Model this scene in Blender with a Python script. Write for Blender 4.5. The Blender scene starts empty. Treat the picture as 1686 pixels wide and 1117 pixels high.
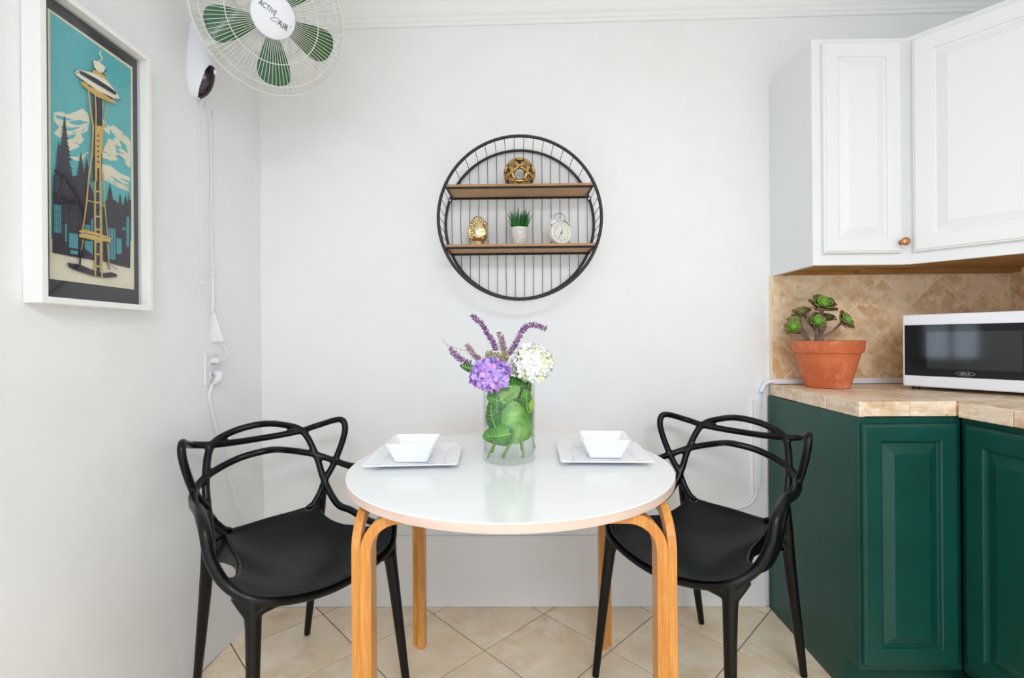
import bpy, bmesh, math, random
from mathutils import Vector, Matrix
PI = math.pi
C = bpy.context.scene.collection
scn = bpy.context.scene

# ------------------------------------------------------------------ camera
cam_d = bpy.data.cameras.new('camera'); cam = bpy.data.objects.new('camera', cam_d); C.objects.link(cam)
cam_d.sensor_width = 36.0; cam_d.lens = 36.0 * 776.0 / 1686.0; cam_d.clip_start = 0.02
yaw, roll = math.radians(0.7), math.radians(0.45)
fw = Vector((-math.sin(yaw), math.cos(yaw), 0)); rt = Vector((math.cos(yaw), math.sin(yaw), 0)); up = Vector((0, 0, 1))
r2 = math.cos(roll) * rt - math.sin(roll) * up; u2 = math.sin(roll) * rt + math.cos(roll) * up
cam.matrix_world = Matrix(((r2.x, u2.x, -fw.x, 0), (r2.y, u2.y, -fw.y, 0), (r2.z, u2.z, -fw.z, 1.10), (0, 0, 0, 1)))
scn.camera = cam

# ------------------------------------------------------------------ light
w = bpy.data.worlds.new('world'); scn.world = w; w.use_nodes = True
w.node_tree.nodes['Background'].inputs[0].default_value = (0.75, 0.86, 1.0, 1)
w.node_tree.nodes['Background'].inputs[1].default_value = 1.0
def area(name, loc, look, sx, sy, power, col):
    l = bpy.data.lights.new(name, 'AREA'); l.shape = 'RECTANGLE'; l.size = sx; l.size_y = sy; l.energy = power; l.color = col
    o = bpy.data.objects.new(name, l); C.objects.link(o); o.location = loc
    o.rotation_euler = Vector(look).to_track_quat('-Z', 'Y').to_euler()
    return o
area('rear_window_daylight', (0.35, -2.36, 1.02), (0, 1, 0), 2.3, 1.6, 24, (0.62, 0.80, 1.0))
area('left_window_daylight', (-1.045, 0.62, 1.50), (1, 0, 0), 0.36, 1.16, 8, (0.72, 0.84, 1.0))
area('overhead_fill_light', (0.45, -1.40, 2.47), (0, 0, -1), 1.3, 1.0, 92, (0.95, 0.965, 1.0))  # unseen overhead fill, added to brighten floor, table and counter
scn.view_settings.view_transform = 'Standard'; scn.view_settings.look = 'None'
scn.view_settings.gamma = 1.0; scn.view_settings.use_curve_mapping = False
scn.view_settings.exposure = -0.42
scn.cycles.max_bounces = 14; scn.cycles.diffuse_bounces = 8; scn.cycles.transparent_max_bounces = 24
scn.cycles.use_denoising = True

# ------------------------------------------------------------------ helpers
def s2l(c):
    return tuple((x / 12.92 if x <= 0.04045 else ((x + 0.055) / 1.055) ** 2.4) for x in c)
def rgb(r, g, b): return s2l((r / 255, g / 255, b / 255)) + (1,)
def mat(name, col, rough=0.5, metal=0.0, noise=None, bump=None, coat=0.0, spec=0.5, emit=None, sub=0.0, coords='Object'):
    """noise=(scale, col2, lo, hi, stretch) mixes a second colour; bump=(scale, strength)"""
    m = bpy.data.materials.new(name); m.use_nodes = True; nt = m.node_tree; N = nt.nodes; L = nt.links
    b = N['Principled BSDF']; b.inputs['Base Color'].default_value = col; b.inputs['Roughness'].default_value = rough
    b.inputs['Metallic'].default_value = metal; b.inputs['Coat Weight'].default_value = coat; b.inputs['Specular IOR Level'].default_value = spec
    b.inputs['Coat Roughness'].default_value = 0.08
    if sub: b.inputs['Subsurface Weight'].default_value = sub; b.inputs['Subsurface Radius'].default_value = (.01, .01, .01)
    tc = N.new('ShaderNodeTexCoord')
    if noise:
        for k, (sc, c2, lo, hi, st) in enumerate(noise if isinstance(noise, list) else [noise]):
            mp = N.new('ShaderNodeMapping'); mp.inputs['Scale'].default_value = st; L.new(tc.outputs[coords], mp.inputs[0])
            oi = N.new('ShaderNodeObjectInfo'); ad = N.new('ShaderNodeVectorMath'); ad.operation = 'ADD'
            ml = N.new('ShaderNodeMath'); ml.operation = 'MULTIPLY'; ml.inputs[1].default_value = 7.0; L.new(oi.outputs['Random'], ml.inputs[0])
            L.new(mp.outputs[0], ad.inputs[0]); L.new(ml.outputs[0], ad.inputs[1])
            n = N.new('ShaderNodeTexNoise'); n.inputs['Scale'].default_value = sc; n.inputs['Detail'].default_value = 6; n.inputs['Roughness'].default_value = .65
            L.new(ad.outputs[0], n.inputs['Vector'])
            r = N.new('ShaderNodeMapRange'); r.inputs[1].default_value = lo; r.inputs[2].default_value = hi; L.new(n.outputs['Fac'], r.inputs[0])
            mx = N.new('ShaderNodeMix'); mx.data_type = 'RGBA'; L.new(r.outputs[0], mx.inputs[0])
            if b.inputs['Base Color'].is_linked: L.new(b.inputs['Base Color'].links[0].from_socket, mx.inputs[6])
            else: mx.inputs[6].default_value = col
            mx.inputs[7].default_value = c2; L.new(mx.outputs[2], b.inputs['Base Color'])
    if bump:
        n = N.new('ShaderNodeTexNoise'); n.inputs['Scale'].default_value = bump[0]; n.inputs['Detail'].default_value = 5; L.new(tc.outputs[coords], n.inputs['Vector'])
        bp = N.new('ShaderNodeBump'); bp.inputs['Strength'].default_value = bump[1]; bp.inputs['Distance'].default_value = bump[2] if len(bump) > 2 else .002
        L.new(n.outputs['Fac'], bp.inputs['Height']); L.new(bp.outputs[0], b.inputs['Normal'])
    if emit: b.inputs['Emission Color'].default_value = emit[0]; b.inputs['Emission Strength'].default_value = emit[1]
    return m
def thin_glass(name, tint=(1, 1, 1, 1), f0=.04):
    """thin clear sheet: see-through with a view-angle (Schlick) reflection on either side"""
    m = bpy.data.materials.new(name); m.use_nodes = True; nt = m.node_tree; N = nt.nodes; L = nt.links; N.clear()
    o = N.new('ShaderNodeOutputMaterial'); mx = N.new('ShaderNodeMixShader'); lw = N.new('ShaderNodeLayerWeight'); lw.inputs[0].default_value = .5
    p = N.new('ShaderNodeMath'); p.operation = 'POWER'; p.inputs[1].default_value = 5.0; L.new(lw.outputs['Facing'], p.inputs[0])
    q = N.new('ShaderNodeMath'); q.operation = 'MULTIPLY_ADD'; q.inputs[1].default_value = 1 - f0; q.inputs[2].default_value = f0; L.new(p.outputs[0], q.inputs[0])
    t = N.new('ShaderNodeBsdfTransparent'); t.inputs[0].default_value = tint; g = N.new('ShaderNodeBsdfGlossy'); g.inputs['Roughness'].default_value = .02
    L.new(q.outputs[0], mx.inputs[0]); L.new(t.outputs[0], mx.inputs[1]); L.new(g.outputs[0], mx.inputs[2]); L.new(mx.outputs[0], o.inputs[0])
    return m
def obj(name, bm, m, parent=None, smooth=False, loc=None, rot=None, bevel=None):
    bmesh.ops.recalc_face_normals(bm, faces=bm.faces)
    me = bpy.data.meshes.new(name); bm.to_mesh(me); bm.free()
    for x in (m if isinstance(m, (list, tuple)) else [m]): me.materials.append(x)
    return obj_me(name, me, parent, smooth, loc, rot, bevel)
def obj_me(name, me, parent=None, smooth=False, loc=None, rot=None, bevel=None):
    o = bpy.data.objects.new(name, me); C.objects.link(o)
    if smooth:
        for p in me.polygons: p.use_smooth = True
    if smooth == 'auto':
        me.set_sharp_from_angle(angle=math.radians(38))
    if parent: o.parent = parent
    if loc: o.location = loc
    if rot: o.rotation_euler = rot
    if bevel:
        md = o.modifiers.new('bevel', 'BEVEL'); md.width = bevel; md.segments = 2; md.limit_method = 'ANGLE'; md.angle_limit = math.radians(40)
    return o
def empty(name, label, cat, loc=(0, 0, 0), rz=0, group=None):
    o = bpy.data.objects.new(name, None); C.objects.link(o); o.location = loc; o.rotation_euler = (0, 0, rz); o.empty_display_size = .05
    return tag(o, label, cat, group)
def tag(o, label, cat, group=None, kind=None):
    o['label'] = label; o['category'] = cat
    if group: o['group'] = group
    if kind: o['kind'] = kind
    return o
def struct(name, bm, m, parent=None, **k):
    o = obj(name, bm, m, parent, **k); o['kind'] = 'structure'; return o
def box(bm, x0, x1, y0, y1, z0, z1, mi=0, M=None):
    v = [bm.verts.new((M @ Vector((x, y, z))) if M else (x, y, z)) for x in (x0, x1) for y in (y0, y1) for z in (z0, z1)]
    for f in ((0, 1, 3, 2), (4, 6, 7, 5), (0, 4, 5, 1), (2, 3, 7, 6), (0, 2, 6, 4), (1, 5, 7, 3)):
        bm.faces.new([v[i] for i in f]).material_index = mi
    return v
def nbox(*a, **k):
    bm = bmesh.new(); box(bm, *a, **k); return bm
def prism(bm, pts, z0, z1, mi=0, M=None):
    M = M or Matrix()
    a = [bm.verts.new(M @ Vector((p[0], p[1], z0))) for p in pts]; b = [bm.verts.new(M @ Vector((p[0], p[1], z1))) for p in pts]
    n = len(pts)
    bm.faces.new(a[::-1]).material_index = mi; bm.faces.new(b).material_index = mi
    for i in range(n): bm.faces.new((a[i], a[(i + 1) % n], b[(i + 1) % n], b[i])).material_index = mi
def tube(bm, pts, r, seg=8, closed=False, cap=True, mi=0, flat=None):
    pts = [Vector(p) for p in pts]; n = len(pts)
    rs = r if isinstance(r, (list, tuple)) else [r] * n
    def tan(i):
        if closed: return (pts[(i + 1) % n] - pts[i - 1]).normalized()
        return (pts[min(i + 1, n - 1)] - pts[max(i - 1, 0)]).normalized()
    t = tan(0); ref = Vector((0, 0, 1)) if abs(t.z) < .9 else Vector((1, 0, 0)); nrm = (ref - t * ref.dot(t)).normalized()
    rings = []
    for i in range(n):
        t = tan(i); nrm = (nrm - t * nrm.dot(t)).normalized(); bn = t.cross(nrm)
        fl = flat or (1, 1)
        rings.append([bm.verts.new(pts[i] + rs[i] * (math.cos(2 * PI * k / seg) * nrm * fl[0] + math.sin(2 * PI * k / seg) * bn * fl[1])) for k in range(seg)])
    m = n if closed else n - 1
    for i in range(m):
        a, b = rings[i], rings[(i + 1) % n]
        for k in range(seg): bm.faces.new((a[k], a[(k + 1) % seg], b[(k + 1) % seg], b[k])).material_index = mi
    if cap and not closed:
        bm.faces.new(rings[0][::-1]).material_index = mi; bm.faces.new(rings[-1]).material_index = mi
def lathe(bm, prof, seg=32, M=None, mi=0):
    """prof: list of (r,z); r=0 ends make poles"""
    M = M or Matrix(); prev = None
    for r, z in prof:
        if r < 1e-6: cur = [bm.verts.new(M @ Vector((0, 0, z)))]
        else: cur = [bm.verts.new(M @ Vector((r * math.cos(2 * PI * k / seg), r * math.sin(2 * PI * k / seg), z))) for k in range(seg)]
        if prev:
            for k in range(seg):
                k2 = (k + 1) % seg
                if len(prev) == 1 and len(cur) == 1: continue
                if len(prev) == 1: f = (prev[0], cur[k2], cur[k])
                elif len(cur) == 1: f = (prev[k], prev[k2], cur[0])
                else: f = (prev[k], prev[k2], cur[k2], cur[k])
                bm.faces.new(f).material_index = mi
        prev = cur
def ball(bm, c, r, seg=10, sc=(1, 1, 1), mi=0):
    c = Vector(c)
    M = Matrix.Translation(c) @ Matrix.Diagonal((sc[0], sc[1], sc[2], 1))
    n = max(4, seg // 2)
    lathe(bm, [(r * math.sin(PI * i / n), -r * math.cos(PI * i / n)) for i in range(n + 1)], seg, M, mi)
def cr(P, k=8, closed=False):
    P = [Vector(p) for p in P]
    Q = ([P[-1]] + P + [P[0], P[1]]) if closed else ([2 * P[0] - P[1]] + P + [2 * P[-1] - P[-2]])
    out = []
    for i in range(1, len(Q) - 2):
        p0, p1, p2, p3 = Q[i - 1:i + 3]
        t1 = (p1 - p0).length ** .5 + 1e-9; t2 = t1 + (p2 - p1).length ** .5 + 1e-9; t3 = t2 + (p3 - p2).length ** .5 + 1e-9
        for j in range(k):
            t = t1 + (t2 - t1) * j / k
            A1 = p0 * (t1 - t) / t1 + p1 * t / t1; A2 = p1 * (t2 - t) / (t2 - t1) + p2 * (t - t1) / (t2 - t1); A3 = p2 * (t3 - t) / (t3 - t2) + p3 * (t - t2) / (t3 - t2)
            B1 = A1 * (t2 - t) / t2 + A2 * t / t2; B2 = A2 * (t3 - t) / (t3 - t1) + A3 * (t - t1) / (t3 - t1)
            out.append(B1 * (t2 - t) / (t2 - t1) + B2 * (t - t1) / (t2 - t1))
    if not closed: out.append(P[-1])
    return out
def clip(poly, x0, x1, y0, y1):
    for ax, val, sg in ((0, x0, 1), (0, x1, -1), (1, y0, 1), (1, y1, -1)):
        out = []
        for i in range(len(poly)):
            a, b = poly[i - 1], poly[i]; da, db = sg * (a[ax] - val), sg * (b[ax] - val)
            if (da < 0) != (db < 0):
                t = da / (da - db); out.append((a[0] + (b[0] - a[0]) * t, a[1] + (b[1] - a[1]) * t))
            if db >= 0: out.append(b)
        poly = out
        if len(poly) < 3: return []
    return poly
def clip_line(poly, px, py, nx, ny):
    out = []
    for i in range(len(poly)):
        a, b = poly[i - 1], poly[i]; da = (a[0] - px) * nx + (a[1] - py) * ny; db = (b[0] - px) * nx + (b[1] - py) * ny
        if (da < 0) != (db < 0):
            t = da / (da - db); out.append((a[0] + (b[0] - a[0]) * t, a[1] + (b[1] - a[1]) * t))
        if db >= 0: out.append(b)
    return out if len(out) > 2 else []
def parea(p): return abs(sum(p[i - 1][0] * p[i][1] - p[i][0] * p[i - 1][1] for i in range(len(p)))) / 2
def shrink(poly, d):
    """inset a convex polygon by d (used for joints)"""
    s = sum(poly[i - 1][0] * poly[i][1] - poly[i][0] * poly[i - 1][1] for i in range(len(poly)))
    if s < 0: poly = poly[::-1]
    res = poly
    for i in range(len(poly)):
        a, b = poly[i - 1], poly[i]; dx, dy = b[0] - a[0], b[1] - a[1]; l = math.hypot(dx, dy)
        if l < 1e-6: continue
        nx, ny = -dy / l, dx / l
        res = clip_line(res, a[0] + nx * d, a[1] + ny * d, nx, ny)
        if not res: return []
    return res
def tile(bm, poly, h, d=.0015, b=.002, M=None):
    """a tile: bevelled top, sides; poly in XY, top at z=h"""
    M = M or Matrix(); p = shrink(poly, d)
    if not p or parea(p) < 2e-5: return False
    q = shrink(p, b)
    lo = [bm.verts.new(M @ Vector((x, y, 0))) for x, y in p]; mid = [bm.verts.new(M @ Vector((x, y, h - b * .6))) for x, y in p]
    n = len(p)
    for i in range(n): bm.faces.new((lo[i - 1], lo[i], mid[i], mid[i - 1]))
    if q and len(q) == n:
        # match start vertex
        k = min(range(n), key=lambda k: sum((q[(i + k) % n][0] - p[i][0]) ** 2 + (q[(i + k) % n][1] - p[i][1]) ** 2 for i in range(n)))
        t = [bm.verts.new(M @ Vector((q[(i + k) % n][0], q[(i + k) % n][1], h))) for i in range(n)]
        for i in range(n): bm.faces.new((mid[i - 1], mid[i], t[i], t[i - 1]))
        bm.faces.new(t)
    else: bm.faces.new(mid)
    return True
def frame_M(o, ux, uy, uz):
    return Matrix(((ux[0], uy[0], uz[0], o[0]), (ux[1], uy[1], uz[1], o[1]), (ux[2], uy[2], uz[2], o[2]), (0, 0, 0, 1)))
def rect_rings(bm, M, w, h, prof):
    """concentric rectangle rings: prof = [(inset, height)...]; closed at the last"""
    prev = None
    for ins, z in prof:
        cur = [bm.verts.new(M @ Vector(p)) for p in ((ins, ins, z), (w - ins, ins, z), (w - ins, h - ins, z), (ins, h - ins, z))]
        if prev:
            for i in range(4): bm.faces.new((prev[i - 1], prev[i], cur[i], cur[i - 1]))
        else: bm.faces.new(cur[::-1])
        prev = cur
    bm.faces.new(prev)
def text_mesh(name, body, size, m, M, parent, extrude=.0006, sx=1.0, shear=0.0):
    cu = bpy.data.curves.new(name, 'FONT'); cu.body = body; cu.size = size; cu.extrude = extrude; cu.align_x = 'CENTER'; cu.align_y = 'CENTER'; cu.shear = shear
    t = bpy.data.objects.new(name, cu); C.objects.link(t)
    me = bpy.data.meshes.new_from_object(t.evaluated_get(bpy.context.evaluated_depsgraph_get()))
    bpy.data.objects.remove(t); me.transform(Matrix.Diagonal((sx, 1, 1, 1))); me.transform(M); me.materials.clear(); me.materials.append(m); me.name = name
    return obj_me(name, me, parent)

# ------------------------------------------------------------------ materials
WALLW = mat('wall_paint', rgb(238, 239, 240), .75, noise=(1.6, rgb(231, 231, 230), .35, .75, (1, 1, 1)), bump=(5, .22, .012))
LWALL = mat('left_wall_paint', rgb(236, 238, 240), .7, noise=(1.2, rgb(226, 227, 227), .4, .75, (1, 1, 1)), bump=(3.2, .35, .02))
CEIL = mat('ceiling_paint', rgb(238, 238, 236), .8)
TRIMW = mat('trim_paint', rgb(238, 239, 238), .5)
GROUT = mat('floor_grout', rgb(120, 106, 92), .9)
TILEF = mat('floor_tile_stone', rgb(242, 224, 198), .38, noise=[(3.2, rgb(222, 196, 160), .38, .68, (1, 1, 1)), (9, rgb(246, 234, 214), .48, .68, (1, 1, 1)), (4.5, rgb(206, 172, 130), .58, .74, (1, 1, 1))], bump=(14, .12, .002))
GROUTB = mat('backsplash_grout', rgb(238, 222, 196), .9)
TILEB = mat('travertine_tile', rgb(242, 216, 178), .5, noise=[(7, rgb(208, 166, 118), .40, .64, (1, 1, 1)), (24, rgb(246, 230, 202), .48, .66, (1, 1, 1)), (46, rgb(170, 128, 84), .60, .78, (1, 1, 1))], bump=(38, .35, .002))
TILEC = mat('counter_travertine', rgb(234, 214, 190), .34, noise=[(8, rgb(208, 174, 134), .42, .62, (1, 1, 3)), (22, rgb(242, 230, 212), .5, .66, (1, 1, 2)), (44, rgb(160, 122, 84), .60, .72, (1, 1, 1))], bump=(34, .3, .002))
CABW = mat('white_cabinet_paint', rgb(226, 229, 230), .42)
CABG = mat('green_cabinet_paint', rgb(2, 72, 62), .42, noise=(5, rgb(2, 65, 56), .4, .7, (1, 1, 1)), bump=(120, .05))
WOODU = mat('raw_cabinet_wood', rgb(176, 130, 66), .6, noise=(5, rgb(138, 96, 44), .35, .7, (1, 6, 6)))
COPPER = mat('copper_metal', rgb(200, 140, 105), .3, 1.0)
BLACKP = mat('black_plastic', rgb(3, 4, 5), .31, spec=.32, bump=(700, .06, .0004))
TABLET = mat('white_laminate', rgb(238, 240, 240), .12, spec=.5, coat=.3)
TEDGE = mat('pale_birch_edge', rgb(226, 205, 192), .45, noise=(4, rgb(214, 186, 172), .35, .7, (1, 1, 14)))
def legwood(name, st):
    return mat(name, rgb(214, 148, 68), .33, noise=[(10, rgb(190, 118, 42), .32, .7, st), (34, rgb(228, 168, 90), .5, .75, st)], coat=.25)
LEGW = legwood('bent_birch_wood', (5, 5, .35)); 
WOODS = mat('shelf_wood', rgb(176, 134, 92), .5, noise=[(6, rgb(150, 108, 68), .35, .7, (.8, 8, 8)), (20, rgb(196, 156, 112), .5, .75, (.6, 10, 10))])
WOODSU = mat('shelf_underside_board', rgb(196, 160, 122), .6, noise=(14, rgb(182, 144, 106), .35, .7, (1, 1, 1)))
IRON = mat('black_iron', rgb(42, 40, 42), .42, .3)
CERAM = mat('white_porcelain', rgb(243, 244, 247), .12, coat=.4)
TERRA = mat('terracotta', rgb(206, 112, 68), .62, noise=[(6, rgb(184, 88, 46), .42, .62, (1, 1, 1)), (9, rgb(226, 150, 112), .56, .72, (1, 1, 1))], bump=(60, .1))
FRAMEW = mat('white_frame', rgb(238, 239, 238), .4)
MATD = mat('charcoal_mat', rgb(62, 62, 68), .8)
WPLAST = mat('white_plastic', rgb(232, 235, 242), .28)
CORDW = mat('painted_cord', rgb(222, 225, 228), .5)
GPLAST = mat('black_gloss', rgb(6, 6, 8), .06, spec=.3)
DARKREV = mat('dark_brown_plastic', rgb(34, 20, 24), .18)
GREENBL = mat('green_fan_blade', rgb(4, 88, 34), .28, coat=.3)
WIREW = mat('white_wire', rgb(222, 222, 214), .4)
INKT = mat('print_black', rgb(70, 70, 74), .5)
GOLD = mat('gold_chrome', rgb(232, 214, 170), .08, 1.0)
GOLDM = mat('aged_gold', rgb(204, 172, 118), .28, 1.0, noise=(30, rgb(160, 126, 78), .4, .7, (1, 1, 1)))
STONEP = mat('speckled_cement', rgb(200, 196, 190), .85, noise=(120, rgb(226, 224, 220), .45, .6, (1, 1, 1)), bump=(150, .4, .001))
GRASSG = mat('artificial_grass', rgb(62, 128, 56), .5, noise=(30, rgb(40, 98, 60), .4, .65, (1, 1, 1)))
GLASS = thin_glass('clear_glass', (.965, .985, .975, 1)); PANE = thin_glass('picture_glass', (.975, .98, .975, 1), .03)
LEAFG = mat('leaf_green', rgb(98, 168, 50), .5, noise=[(26, rgb(56, 122, 40), .38, .62, (1, 1, 1)), (30, rgb(58, 62, 30), .70, .74, (1, 1, 1))])
LEAFD = mat('leaf_dark_green', rgb(52, 122, 40), .45, noise=(14, rgb(34, 92, 34), .35, .7, (1, 1, 1)))
LEAFP = mat('leaf_pale_underside', rgb(150, 196, 104), .6, noise=[(26, rgb(98, 156, 58), .38, .62, (1, 1, 1)), (26, rgb(62, 60, 34), .72, .75, (1, 1, 1))])
STEMG = mat('stem_green', rgb(140, 160, 84), .5)
STEMP = mat('pale_stem', rgb(196, 184, 160), .6)

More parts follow.
